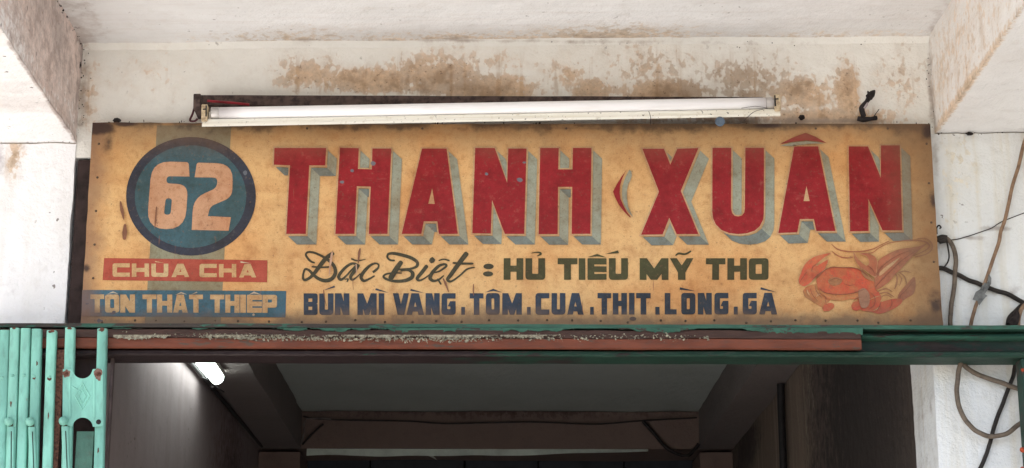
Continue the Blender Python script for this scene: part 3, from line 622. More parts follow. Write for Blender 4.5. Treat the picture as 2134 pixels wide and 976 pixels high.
line([('C', 234.8, 270.8), ('H', 275, 311), ('U', 315.6, 351), ('A', 357.4, 394.8), ('C', 416, 452), ('H', 456.6, 492.8), ('A', 498.4, 534)], 549.6, 577.4, 9.5, 8.4, 3, 'txt', 0.006, 4)
flat('painted_band', [[(171.5, 604.8), (596.6, 607), (595, 662), (169.9, 660)]], 2, 'blue')
line([('T', 188.8, 217.4), ('O', 219.3, 249), ('N', 250.8, 281.6), ('T', 297.2, 326.2), ('H', 327.5, 359.3), ('A', 361, 391.5), ('T', 394.3, 423), ('T', 438.2, 467.5), ('H', 469.7, 499.5), ('I', 500.8, 512.8), ('E', 514.8, 546), ('P', 547.2, 577.4)], 614.3, 652, 10.6, 9.6, 3, 'txt', 0.002, 4)
Z74, Z75, Z46, Z34 = Zm(1030, 515, 7.113), Zm(1320, 515, 7.113), Zm(600, 510, 4.639), Zm(1020, 510, 3.442)
Z61, Z62 = Zm(200, 520, 6.1), Zm(400, 520, 6.1)
ACC = [(Z74([(1385, 152), (1525, 105), (1662, 158), (1525, 142)]), 'olive', 2), (Z74([(1640, 108), (1835, 52), (1850, 95)]), 'olive', 2),
       (Z46([(340, 446), (450, 398), (456, 415)]), 'navy', 2), (Z46([(852, 423), (844, 441), (978, 469)]), 'navy', 2), (Z46([(1187, 429), (1182, 448), (1320, 470)]), 'navy', 2), (Z46([(1908, 463), (1985, 428), (2067, 463), (1985, 450)]), 'navy', 2),
       (Z34([(1366, 307), (1364, 325), (1475, 334)]), 'navy', 2), (Z34([(1946, 307), (1943, 323), (2060, 343)]), 'navy', 2), (oval(1318.8, 664.8, 7.2, 4.2, 20), 'ring', 2),
       (Z61([(755, 150), (752, 163), (870, 176)]), 'txt', 3), (Z62([(618, 152), (618, 173), (760, 182)]), 'txtw', 3), (Z61([(148, 568), (220, 536), (290, 569), (220, 556)]), 'txtw', 3),
       (Z61([(1008, 582), (1085, 544), (1162, 577), (1085, 563)]), 'txtw', 3), (Z62([(-8, 576), (64, 540), (72, 553)]), 'txtw', 3), (Z62([(722, 580), (790, 538), (888, 580), (790, 562)]), 'txtw', 3), (oval(*Z62([(785, 833)])[0], 2.6, 2.6, 12), 'txtw', 3)]
for lp, mt, k in ACC: flat('painted_accent', [lp], k, mt)

# ---- brush strokes
def stroke(name, zf, strokes, k, mat, parent=None):
    mb = MB()
    for si, (pts, ws) in enumerate(strokes):
        q = [Vector((p[0], p[1], 0)) for p in zf(pts)]; sc_ = (Vector(zf([(1000, 0)])[0]) - Vector(zf([(0, 0)])[0])).length / 1000
        sub = 8; c_ = catmull(q, sub) if len(q) > 2 else [q[0].lerp(q[1], t / 6) for t in range(7)]
        n = len(c_); vs = []; ws = ws if isinstance(ws, (list, tuple)) else [ws, ws]
        for i, p in enumerate(c_):
            t = (c_[min(i + 1, n - 1)] - c_[max(i - 1, 0)]).normalized(); nn = Vector((-t.y, t.x, 0))
            f = i / (n - 1) * (len(ws) - 1); kk = min(int(f), len(ws) - 2); w_ = (ws[kk] + (ws[kk + 1] - ws[kk]) * (f - kk)) * sc_ / 2
            e = min(i, n - 1 - i); w_ *= (0.55, 0.88)[e] if e < 2 else 1.0
            y = -LAY * k - 0.00012 * si - 0.0004 * i / n
            for sgn in (-1, 1):
                X_ = S(p.x + nn.x * w_ * sgn, p.y + nn.y * w_ * sgn); vs.append((X_[0], y, X_[1]))
        mb.add(vs, [(2 * i, 2 * i + 1, 2 * i + 3, 2 * i + 2) for i in range(n - 1)])
    me = bpy.data.meshes.new(name); me.from_pydata([tuple(q) for q in mb.v], [], mb.f); me.update()
    for p in me.polygons:
        if p.normal.y > 0: p.flip()
    return link(name, me, PC[mat] if isinstance(mat, str) else mat, parent or sign)
ZS = Zm(620, 515, 5.616)
SCR = [
 [([(205, 188), (160, 172), (118, 130), (98, 90), (125, 62), (190, 68), (265, 98), (340, 142), (405, 195), (440, 255), (440, 320), (395, 378), (320, 396), (245, 372), (185, 325), (135, 275), (92, 262), (70, 310), (66, 368), (92, 388), (150, 358), (205, 300), (265, 220), (335, 135), (425, 68)], [20, 26, 24, 24, 26, 32, 40, 44, 46, 40, 34, 26, 24, 30, 34, 44, 52, 46]), ([(165, 232), (270, 240), (375, 236)], [20, 22, 20])],
 [([(700, 208), (640, 196), (570, 235), (505, 305), (482, 355), (512, 384), (565, 345), (625, 280), (690, 215)], [26, 30, 34, 38, 36, 24, 20, 24]), ([(718, 205), (665, 285), (622, 350), (642, 386), (690, 358), (735, 312)], [44, 42, 36, 24, 16, 12]), ([(628, 138), (700, 163), (800, 146)], [22, 16, 8]), ([(548, 382), (592, 378), (578, 412)], [8, 18, 16])],
 [([(880, 298), (905, 282), (942, 248), (948, 208), (905, 194), (842, 225), (775, 295), (745, 355), (775, 398), (835, 378), (905, 338)], [30, 30, 22, 20, 26, 40, 42, 34, 24, 18])],
 [([(1140, 160), (1085, 155), (1052, 122), (1066, 84), (1130, 78), (1230, 98), (1335, 132), (1400, 180), (1395, 228), (1330, 256), (1235, 262), (1150, 268)], [20, 24, 24, 30, 38, 40, 38, 36, 26, 20, 18]), ([(1222, 168), (1160, 255), (1082, 380)], [50, 62, 66]), ([(1200, 285), (1290, 272), (1345, 305), (1335, 360), (1255, 396), (1140, 402), (1045, 380), (1006, 348), (1045, 318), (1140, 306), (1225, 308)], [14, 26, 46, 46, 36, 30, 26, 22, 18, 14])],
 [([(1520, 215), (1455, 300), (1402, 368), (1432, 394), (1500, 360), (1575, 300)], [44, 44, 40, 24, 16, 12]), ([(1552, 182), (1575, 158), (1598, 135)], [40, 66, 50])],
 [([(1585, 305), (1660, 285), (1740, 228), (1720, 204), (1650, 228), (1580, 300), (1552, 365), (1590, 398), (1650, 385), (1715, 335)], [14, 22, 28, 28, 40, 44, 36, 24, 14]), ([(1650, 163), (1712, 146), (1782, 164)], [14, 18, 20]), ([(1635, 372), (1655, 400), (1682, 442)], [14, 20, 22])],
 [([(1988, 66), (1900, 180), (1800, 320), (1758, 380), (1795, 405), (1890, 345), (1985, 262), (2078, 240)], [60, 54, 48, 40, 24, 20, 22, 10]), ([(1815, 188), (1930, 196), (2060, 197)], [24, 26, 24])]]
for st in SCR: stroke('painted_letter', ZS, st, 2, 'script')
flat('painted_dot', [oval(1018.2, 555.9, 10.8, 5.8, 24)], 2, 'script'); flat('painted_dot', [oval(1017.1, 571.4, 10.5, 5.4, 24)], 2, 'script')
stroke('painted_accent', Z74, [([(548, 94), (620, 82), (678, 88), (688, 110), (632, 138)], [10, 16, 28, 30, 10])], 2, 'olive')
stroke('painted_accent', Z75, [([(622, 132), (672, 98), (765, 108), (855, 62)], [16, 30, 28, 26])], 2, 'olive')
M_scr = sign_paint('rust_scratch', (0.26, 0.12, 0.07)); M_scr2 = sign_paint('pale_scratch', (0.62, 0.42, 0.30))
for st_ in [([(700, 40), (690, 90), (680, 190)], [10, 26, 8]), ([(628, 330), (630, 385), (634, 445)], [6, 5, 3]), ([(1500, 330), (1525, 385), (1555, 465)], [12, 22, 6]), ([(1795, 385), (1792, 440), (1796, 500)], [8, 12, 6]), ([(345, 440), (360, 540), (375, 600)], [10, 8, 4])]: stroke('paint_scratch', Z46, [st_], 7, M_scr)
for st_ in [([(430, 75), (415, 170), (400, 310)], [18, 22, 6]), ([(660, 190), (664, 250), (660, 300)], [14, 10, 4])]: stroke('paint_scratch', Z46, [st_], 7, M_scr2)
for st_ in [([(303, 565), (297, 640), (290, 722)], [8, 9, 4]), ([(40, 525), (52, 590), (66, 660)], [10, 26, 6]), ([(74, 690), (72, 750), (70, 805)], [14, 36, 22])]: stroke('paint_scratch', Zm(240, 270, 3.484), [st_], 7, M_scr)

# ---- crab and prawn
ZK = Zm(1630, 490, 4.879)
def claw_rim(pts, k): flat('painted_rim', [outset(soft(pts), 1.0)], k, 'cream2')
def seafood(name, a, c_, e):
    m, t, bs = newmat(name); v = t.obj(); gn = m.node_tree.nodes.new('ShaderNodeGroup'); gn.node_tree = g
    n = t.noise(v, 42, 5, 0.7, 0.8); k = t.noise(v, 30, 4, 0.65, 0.5)
    cc = t.mix(t.ss(n, 0.38, 0.62), a, c_); cc = t.mix(t.ss(k, 0.52, 0.70, 0, 0.5), cc, e)
    t.put(gn.inputs[0], cc); t.l.new(gn.outputs[0], bs.inputs['Base Color']); bs.inputs['Roughness'].default_value = 0.5; return m
C_red = seafood('crab_red_paint', (0.56, 0.080, 0.026), (0.47, 0.13, 0.040), (0.46, 0.21, 0.075)); C_or = seafood('crab_orange_paint', (0.52, 0.155, 0.045), (0.46, 0.21, 0.065), (0.55, 0.31, 0.12))
C_br = seafood('prawn_brown_paint', (0.42, 0.13, 0.055), (0.35, 0.13, 0.055), (0.47, 0.25, 0.11)); C_ol = seafood('prawn_shade_paint', (0.34, 0.16, 0.06), (0.40, 0.19, 0.08), (0.30, 0.15, 0.06)); C_gr = seafood('worn_grey_paint', (0.36, 0.20, 0.12), (0.32, 0.16, 0.09), (0.42, 0.27, 0.17))
def soft(pts): return [(q.x, q.y) for q in catmull([Vector((p[0], p[1], 0)) for p in ZK(pts + [pts[0]])], 4)[:-1]]
flat('painted_crab_legs', [soft([(208, 575), (255, 525), (360, 505), (430, 590), (490, 650), (460, 690), (410, 735), (350, 708), (290, 668), (232, 625)])], 2, C_or)
claw_rim([(165, 460), (185, 400), (230, 302), (300, 242), (375, 210), (490, 190), (420, 236), (348, 298), (352, 318), (400, 290), (462, 258), (440, 330), (405, 375), (340, 425), (300, 475), (240, 520), (200, 522), (170, 497)], 6.7)
claw_rim([(722, 183), (762, 242), (815, 298), (862, 318), (882, 275), (855, 220), (790, 197), (850, 190), (930, 222), (962, 275), (955, 340), (945, 430), (850, 372), (765, 305), (732, 235)], 7.7)
flat('painted_crab_foot', [soft([(405, 742), (440, 705), (505, 695), (528, 728), (490, 768), (425, 778)])], 4.5, C_red)
flat('painted_crab_foot', [soft([(700, 722), (728, 682), (790, 685), (805, 745), (760, 772), (715, 760)])], 4, C_red)
flat('painted_prawn_body', [soft([(770, 600), (880, 560), (965, 565), (1008, 640), (1000, 682), (1120, 652), (1212, 655), (1205, 702), (1120, 757), (1000, 802), (900, 785), (800, 765), (765, 690)])], 3, C_red)
flat('painted_prawn_tail', [soft([(1172, 645), (1190, 590), (1262, 505), (1342, 428), (1356, 520), (1332, 600), (1262, 645), (1215, 672)])], 2, C_br)
flat('painted_crab_shell', [soft([(345, 450), (395, 385), (490, 335), (600, 336), (720, 340), (800, 370), (865, 425), (930, 480), (952, 545), (900, 605), (800, 650), (690, 655), (590, 672), (480, 658), (400, 605), (358, 535)])], 5, C_red)
flat('painted_crab_underside', [soft([(370, 560), (430, 590), (560, 610), (700, 600), (820, 560), (800, 640), (690, 655), (590, 672), (480, 658), (410, 612)])], 5.5, C_or)
flat('painted_prawn_head', [soft([(935, 435), (962, 285), (1050, 212), (1180, 152), (1320, 132), (1400, 116), (1466, 93), (1400, 152), (1320, 222), (1230, 322), (1150, 402), (1080, 482), (985, 548), (940, 545)])], 6, C_br)
flat('painted_crab_claw', [soft([(165, 460), (185, 400), (230, 302), (300, 242), (375, 210), (490, 190), (420, 236), (348, 298), (352, 318), (400, 290), (462, 258), (440, 330), (405, 375), (340, 425), (300, 475), (240, 520), (200, 522), (170, 497)])], 7, C_red)
flat('painted_crab_claw', [soft([(722, 183), (762, 242), (815, 298), (862, 318), (882, 275), (855, 220), (790, 197), (850, 190), (930, 222), (962, 275), (955, 340), (945, 430), (850, 372), (765, 305), (732, 235)])], 8, C_br)
flat('painted_shell_spot', [soft([(460, 470), (490, 440), (560, 435), (605, 460), (590, 500), (530, 520), (480, 505)])], 6.5, C_ol)
flat('painted_worn_patch', [soft([(770, 570), (830, 545), (880, 600), (885, 690), (850, 745), (800, 740), (775, 660)])], 7.5, C_gr)
flat('painted_prawn_highlight', [soft([(978, 405), (1010, 360), (1100, 292), (1192, 232), (1150, 282), (1052, 372), (992, 420)])], 7.2, 'cream2')
flat('painted_claw_highlight', [soft([(775, 305), (830, 385), (900, 440), (930, 480), (850, 450), (800, 390)])], 9, C_ol)
for mt, k, lst in (('C_br', 3, [([(500, 95), (560, 145), (660, 170), (800, 170), (920, 145), (1000, 105), (1085, 64)], [6, 12, 10, 10, 8, 8]), ([(505, 170), (570, 215), (640, 235), (720, 228)], [8, 12, 8]), ([(850, 190), (920, 180), (990, 130), (1100, 82), (1300, 55), (1430, 66), (1484, 92), (1490, 130), (1430, 172), (1330, 215)], [8, 8, 8, 7, 10, 14, 14, 10, 8]), ([(1365, 42), (1455, 38), (1518, 85), (1518, 150), (1455, 200), (1345, 228)], [6, 8, 12, 12, 8])]),
                   ('C_ol', 3, [([(1150, 390), (1166, 440), (1160, 500), (1140, 555)], [10, 18, 18, 8]), ([(1190, 382), (1245, 430), (1262, 500)], [8, 14, 8]), ([(1180, 385), (1240, 370), (1310, 385)], [8, 14, 6]), ([(1180, 400), (1210, 450), (1190, 520)], [8, 12, 6]), ([(960, 580), (1050, 548), (1120, 580)], [10, 16, 8]), ([(980, 600), (1060, 588), (1135, 632)], [8, 14, 8]), ([(1000, 632), (1060, 612), (1110, 640)], [6, 10, 6]), ([(215, 560), (230, 620), (300, 672)], [6, 10, 6]), ([(245, 560), (265, 620), (340, 690)], [6, 10, 6])])):
    for st_ in lst: stroke('painted_feeler', ZK, [st_], k, {'C_br': C_br, 'C_ol': C_ol}[mt])
C_ln = seafood('crab_line_paint', (0.20, 0.045, 0.022), (0.24, 0.07, 0.03), (0.22, 0.09, 0.04))
for st_ in [([(352, 455), (400, 388), (490, 338), (600, 338), (720, 342), (800, 372), (870, 430)], [4, 8, 8, 7, 8, 5]), ([(365, 540), (430, 592), (560, 612), (700, 602), (830, 560)], [4, 7, 6, 7, 3]), ([(300, 470), (345, 425), (400, 378)], [4, 9, 4]), ([(348, 300), (310, 330), (290, 380)], [3, 7, 3]), ([(172, 490), (205, 440), (250, 380)], [3, 6, 3]), ([(410, 612), (440, 650), (430, 700)], [4, 7, 4]), ([(330, 520), (345, 580), (400, 650)], [3, 7, 4]), ([(280, 545), (300, 610), (355, 680)], [3, 6, 4]), ([(720, 680), (745, 655), (790, 640)], [3, 6, 3]), ([(890, 590), (935, 640), (930, 720), (880, 760)], [3, 7, 7, 3]), ([(1000, 682), (985, 730), (960, 775)], [4, 8, 4]), ([(1100, 655), (1110, 700), (1090, 755)], [4, 7, 3]), ([(1190, 655), (1200, 620), (1260, 560), (1330, 470)], [4, 6, 5, 3]), ([(940, 540), (1000, 470), (1100, 370), (1220, 260), (1400, 140)], [4, 8, 7, 6, 3]), ([(945, 430), (990, 350), (1080, 270), (1200, 200), (1340, 150)], [3, 6, 5, 5, 2]), ([(862, 318), (905, 350), (940, 410)], [3, 7, 3]), ([(470, 480), (530, 450), (600, 465)], [2, 6, 2]), ([(620, 500), (680, 520), (740, 505)], [2, 6, 2])]: stroke('painted_line', ZK, [st_], 10.5, C_ln)
for st_ in [([(250, 560), (256, 590), (275, 620)], [6, 14, 5]), ([(300, 470), (318, 455), (330, 440)], [4, 12, 4]), ([(345, 640), (355, 620), (385, 610)], [6, 12, 4]), ([(920, 775), (950, 765), (985, 735)], [4, 12, 4]), ([(880, 665), (940, 640), (985, 625)], [4, 8, 4])]: stroke('painted_gap', ZK, [st_], 10, 'cream2')

# ================================================================== lamp above the sign (switched off)
M_rustbar = simple('rusted_angle_iron', (0.10, 0.068, 0.06), 0.8, 0.5, 60, bump=0.5)
M_batten, t, bs = newmat('cream_enamel'); v = t.obj()
c = t.mix(t.ss(t.noise(t.scale(v, (3, 40, 140)), 1, 4, .6), .42, .7, 0, .55), (0.84, 0.82, 0.74), (0.66, 0.60, 0.45))
c = t.mix(t.ss(t.noise(v, 60, 4, .65), .55, .75, 0, .5), c, (0.50, 0.42, 0.30))
c = t.mix(t.m('MULTIPLY', t.ss(t.noise(v, 150, 2, .5), .66, .70, 0, .9), t.ss(t.xyz(v)[0], 0.1, 1.2, .35, 1)), c, (0.06, 0.045, 0.03))
t.put(bs.inputs['Base Color'], c); bs.inputs['Roughness'].default_value = 0.5
M_tube, t, bs = newmat('frosted_tube_glass'); v = t.obj(); tx = t.xyz(v)[0]
c = t.mix(t.ss(t.noise(t.scale(v, (8, 120, 120)), 1, 4, .6), .45, .72, 0, .3), (0.85, 0.84, 0.85), (0.62, 0.58, 0.54))
c = t.mix(t.m('MAXIMUM', t.ss(tx, 0.085, 0.015, 0, .75), t.ss(tx, 1.135, 1.215, 0, .75)), c, (0.36, 0.33, 0.33))
t.put(bs.inputs['Base Color'], c); bs.inputs['Roughness'].default_value = 0.3
M_cap = simple('aluminium_cap', (0.55, 0.52, 0.50), 0.35, 0.2, 60, metal=0.7)
M_holder = simple('yellowed_holder', (0.62, 0.50, 0.33), 0.5, 0.3, 70, dirtc=(0.22, 0.15, 0.09))
YT = -0.105                              # tube axis distance in front of the wall
p0, p1 = at(440, 236.5, YT), at(1612, 215.5, YT)
ax = (p1 - p0).normalized()
lamp = root('fluorescent_lamp', 'long unlit white fluorescent tube lamp mounted along the top of the signboard', 'lamp', p0)
Ln = (p1 - p0).length
ang = math.atan2(ax.z, ax.x); lamp.rotation_euler = (0, -ang, 0)
RT = 0.0128
MB().lathe((0.016, 0, 0), (1, 0, 0), [(0, RT * .8), (0.003, RT), (Ln - 0.035, RT), (Ln - 0.032, RT * .8)], 28).build('tube', M_tube, lamp, 50)
for x in (-0.001, Ln - 0.018): MB().lathe((x, 0, 0), (1, 0, 0), [(0, RT * .82), (0.002, RT * 1.03), (0.017, RT * 1.03), (0.019, RT * .95)], 24).build('tube_cap', M_cap, lamp, 40)
# batten: folded sheet body behind and below the tube
zb0, zb1 = -0.0330, -0.0125
prof = [(0.045, 0.013), (0.028, 0.013), (0.020, -0.006), (-0.004, zb1 - .002), (-0.006, zb1 - .006), (-0.006, zb0 + .007), (-0.009, zb0 + .006), (-0.009, zb0), (0.045, zb0 + .019)]
MB().extrude_x(prof, -0.018, Ln + 0.012, 60, 0.0005).build('batten', M_batten, lamp, 35)
for x0, sgn in ((-0.019, 1), (Ln + 0.013, -1)):
    bx = MB(); h0, h1 = (x0, x0 + sgn * 0.013)
    bx.box(min(h0, h1), max(h0, h1), -RT * 1.15, 0.012, zb0 + 0.012, RT * 1.25, 0.002)
    hd = bx.build('tube_holder', M_holder, lamp)
    MB().box(min(h0, h1) + .003, max(h0, h1) - .004, -RT * 1.15 - .0006, -RT * 1.15 + .004, 0.003, 0.0058).build('holder_slot', M_black, hd)
    MB().box(min(h0, h1) + .009 * (sgn > 0), min(h0, h1) + .009 * (sgn > 0) + .003, -RT * 1.15 - .0006, -RT * 1.15 + .003, -0.012, RT).build('holder_slot', M_black, hd)
b = MB()
bz1, bz0 = at(900, 200, -0.055).z, at(900, 221, -0.055).z
bar0, bar1 = at(412, 210, -.055).x, at(1590, 210, -.055).x
o = MB().extrude_x([(-0.055, bz0), (-0.055, bz1), (-0.050, bz1), (-0.050, bz0 + .004), (-0.004, bz0 + .004), (-0.004, bz0)], bar0 - p0.x, bar1 - p0.x, 40, 0.0007)
for v_ in o.v: v_.y -= YT; v_.z -= p0.z
bar = o.build('mounting_bar', M_rustbar, lamp); bar.rotation_euler = (0, ang, 0)
b = MB(); e0 = at(412, 203, -.06) - p0
b.box(e0.x - .006, e0.x + .010, -.075 - YT, -.002 - YT, e0.z - .030, e0.z + .004, .002)
b.build('end_bracket', M_rustbar, lamp)
M_redwire = simple('red_wire', (0.28, 0.02, 0.03), 0.5, 0.3)
b = MB().tube([at(*p, -.075) - p0 for p in ((433, 210), (450, 212), (480, 215), (520, 220))], 0.0028, 8, 4)
b.build('red_wire', M_redwire, lamp, 60)
b = MB().tube([at(*p, -.05) - p0 for p in ((408, 216), (402, 236), (396, 250), (405, 252), (412, 247))], 0.0024, 8, 4)
b.build('supply_wire', simple('maroon_wire', (0.07, .02, .025)), lamp, 60)

# small things stuck on top of the sign and lamp
M_bluecap = simple('blue_plastic', (0.10, 0.135, 0.18), 0.6, 0.2)
c0 = at(1500, 254, YT - .018)
tag(MB().lathe(c0, (0, -1, -.25), [(0, .0102), (.003, .0108), (.007, .0098), (.008, .006)], 16).build('bottle_cap', M_bluecap, None, 40), 'small blue plastic cap stuck to the lower edge of the lamp', 'cap')
def lump(name, px, py, Y, r, mat, label, cat, sq=(1, 1, 1), seed=0):
    bm = bmesh.new(); bmesh.ops.create_icosphere(bm, subdivisions=3, radius=1)
    for v_ in bm.verts:
        d = 1 + .38 * noise.noise(v_.co * 1.7 + Vector((seed, 0, 0))) + .2 * noise.noise(v_.co * 4.3 + Vector((0, seed, 0)))
        v_.co = Vector((v_.co.x * sq[0], v_.co.y * sq[1], v_.co.z * sq[2])) * d * r
    o = MB().bm(bm).build(name, mat, None, 60); o.location = at(px, py, Y); return tag(o, label, cat)
M_mud = simple('dark_dirt', (0.035, 0.026, 0.024), 0.95, 0.5, 90, bump=0.6)
lump('dirt_clump', 243, 251, -.03, .006, M_mud, 'dark dirt clump on the top edge of the sign above the number roundel', 'dirt', (1.6, .8, .8), 3)
lump('dirt_clump', 1671, 245, -.012, .006, M_mud, 'small black dirt clump on the wall right of the lamp', 'dirt', (1.1, .7, 1), 5)
M_iron = simple('black_iron', (0.022, 0.017, 0.018), 0.7, 0.5, 80, bump=0.5)
br = root('broken_bracket', 'broken blackened iron bracket with rag sticking up from the wall above the final letter', 'bracket', at(1803, 250, -.01))
def rel(o_, px, py, Y): return at(px, py, Y) - o_.location
MB().tube([rel(br, *p) for p in ((1800, 243, -.02), (1796, 226, -.03), (1806, 212, -.035), (1814, 200, -.03))], [.0058, .0065, .0048, .0065], 9, 5).build('bent_arm', M_iron, br, 60)
MB().tube([rel(br, *p) for p in ((1811, 203, -.032), (1817, 196, -.028), (1823, 189, -.02))], [.0085, .0075, .0015], 9, 5).build('frayed_tip', M_iron, br, 60)
MB().tube([rel(br, *p) for p in ((1811, 206, -.034), (1811, 197, -.03), (1808, 190, -.028))], [.005, .004, .001], 8, 5).build('frayed_tip', M_iron, br, 60)
MB().tube([rel(br, *p) for p in ((1787, 247, -.02), (1800, 249, -.022), (1815, 248, -.02), (1826, 246, -.016))], [.005, .0065, .0045, .0055], 9, 5).build('base_bar', M_iron, br, 60)
MB().tube([rel(br, *p) for p in ((1820, 244, -.02), (1826, 236, -.018), (1832, 228, -.014))], .0008, 6, 4).build('wire_end', M_iron, br, 60)
MB().tube([rel(br, *p) for p in ((1801, 226, -.038), (1806, 219, -.04), (1808, 214, -.04))], [.0022, .0026, .0012], 6, 4).build('pale_rag', simple('grey_rag', (0.42, .36, .36), .9), br, 60)
# crumbs of dirt in the corner of ceiling and left beam
for i, (px, py, r) in enumerate(((126, 16, .005), (153, 72, .0035), (151, 82, .0028), (165, 136, .005), (120, 236, .003), (89, 16, .0024))):
    lump('dirt_crumb', px, py, -.02, r, M_mud, ('topmost black dirt crumb in the left beam and ceiling corner', 'curled black crumb where ceiling wall and left beam meet', 'tiny crumb just under the curled one in the left corner', 'black crumb midway down the corner of wall and left beam', 'crumb on the lower edge of the left beam', 'faint crumb high on the left beam face')[i], 'dirt', (.8, .8, 1.5), i + 9)['group'] = 'dirt crumbs along the left beam corner'
tag(lump('dirt_crumb', 2020, 279, -.012, .006, M_mud, 'black dirt crumb at the top of the right pillar', 'dirt', (1.3, .7, .6), 21), None)
mb = MB()
def crumbs(n, f, r0, r1):
    for _ in range(n):
        p = f(); r = random.uniform(r0, r1); bm = bmesh.new(); bmesh.ops.create_icosphere(bm, subdivisions=1, radius=r)
        d = Vector((random.uniform(.5, 1.8), random.uniform(.5, 1.2), random.uniform(.5, 2.0)))
        for v_ in bm.verts: v_.co = Vector((v_.co.x * d.x, v_.co.y * d.y, v_.co.z * d.z)) + p + Vector([random.uniform(-r, r) * .3 for _k in range(3)])
        mb.bm(bm)
U = random.uniform
crumbs(34, lambda: Vector((XL + abs(random.gauss(0, .008)), -abs(random.gauss(0, .006)), U(ZBL, ZCL))), .0004, .0016)
crumbs(26, lambda: Vector((XL + .003, -U(0, .30), ZCL - abs(random.gauss(0, .01)))), .0004, .0016)
crumbs(26, lambda: Vector((U(XL, XR), -.006, (ZCL + ZCR) / 2 - .004 + random.gauss(0, .006))), .0004, .0012)
crumbs(16, lambda: Vector((XR - abs(random.gauss(0, .006)), -.004, U(ZBR, ZCR))), .0004, .0014)
crumbs(30, lambda: Vector((U(XR, XR + .2), -.004, ZBR - abs(random.gauss(0, .006)))), .0005, .0016)
crumbs(40, lambda: Vector((U(SW0, SW1) + S0.x, YS + .004, S0.z + SH + abs(random.gauss(0, .002)))), .0006, .0022)
crumbs(30, lambda: Vector((U(XL - .3, XL), -.008, ZBL + random.gauss(0, .003))), .0003, .0010)
o = mb.build('dirt_specks', M_mud, house); o['kind'] = 'stuff'
for pts in ([(1545, 226), (1575, 222), (1600, 226)], [(1550, 252), (1570, 234), (1590, 228)], [(1352, 232), (1356, 246), (1355, 262)]):
    tag(MB().tube([at(x, y, YT - .013) for x, y in pts], .0006, 5, 4).build('cobweb_thread', M_wire_dk), {1545: 'dark cobweb thread under the right end of the lamp tube', 1550: 'slanting cobweb thread across the right end of the lamp batten', 1352: 'short dark hair hanging across the lamp batten'}[pts[0][0]], 'cobweb')

# ================================================================== green steel header beam with red-brown gate track
M_green = metal_paint('green_paint_steel', (0.016, 0.046, 0.031), (0.016, 0.010, 0.010), 0.55, 0.5, 0.5, 10, (1, 4, 4), (0.026, 0.07, 0.05), (-0.35, 0.35, 0.28, -0.04))
M_green_hi = metal_paint('mint_edge_paint', (0.040, 0.115, 0.080), (0.030, 0.024, 0.02), 0.66, 0.45, 0.45, 9, (1, 5, 5), None, (-0.6, 0.1, 0.1, -0.06))
M_track = metal_paint('red_oxide_track', (0.165, 0.050, 0.028), (0.06, 0.035, 0.025), 0.42, 0.6, 0.45, 8, (1, 4, 4))
M_track2 = metal_paint('brown_track_top', (0.075, 0.042, 0.034), (0.04, 0.025, 0.02), 0.5, 0.7, 0.5, 12, (1, 4, 4))
M_dkgreen = metal_paint('dark_green_steel', (0.014, 0.032, 0.024), (0.016, 0.011, 0.010), 0.6, 0.6, 0.5, 9, (1, 3, 3))
YF = -0.095
zy = lambda py, Y=YF: at(1066, py, Y).z
hx0, hx1 = at(-60, 700, YF).x, at(2150, 700, YF).x
beam = root('header_beam', 'peeling green steel beam with red-brown track spanning the opening under the sign', 'beam', (0, 0, 0)); beam['kind'] = 'thing'
NB = 110
MB().extrude_x([(YF, zy(684)), (YF, zy(676)), (YF + .004, zy(675)), (-0.016, zy(675, -.03)), (-0.016, zy(682)), (YF + .05, zy(685)), ], hx0, hx1, NB, 0.0009).build('top_flange', M_green_hi, beam, 30)
MB().extrude_x([(-0.066, zy(686)), (-0.016, zy(684)), (-0.016, zy(738)), (-0.066, zy(736))], hx0, hx1, NB, 0.0008).build('web', M_dkgreen, beam, 30)
MB().extrude_x([(YF + .004, zy(742)), (YF, zy(739)), (YF + .002, zy(732)), (YF + .012, zy(728)), (-0.0655, zy(730)), (-0.0655, zy(739)), (-0.016, zy(739.5)), (-0.016, zy(743))], hx0, hx1, NB, 0.0009).build('bottom_flange', M_green, beam, 30)
MB().extrude_x([(-0.067, zy(687)), (YF + .012, zy(694)), (YF + .006, zy(698)), (YF + .010, zy(701)), (-0.067, zy(704))], at(1797, 700, YF).x, hx1, 40, 0.0009).build('rail_lip', M_green_hi, beam, 30)
tx0, tx1 = at(-40, 715, YF - .012).x, at(1795, 715, YF - .012).x
MB().extrude_x([(YF + .004, zy(687)), (YF - .004, zy(690)), (YF - .0135, zy(705, YF - .012)), (YF + .004, zy(706))], tx0, tx1, NB * 2, 0.0016).build('track_top', M_track2, beam, 30)
MB().extrude_x([(YF + .005, zy(703)), (YF - .010, zy(704.5, YF - .012)), (YF - .013, zy(707, YF - .012)), (YF - .013, zy(725, YF - .012)), (YF - .009, zy(727, YF - .012)), (YF + .012, zy(727)), (YF + .012, zy(703))], tx0, tx1, NB, 0.0008).build('gate_track', M_track, beam, 30)
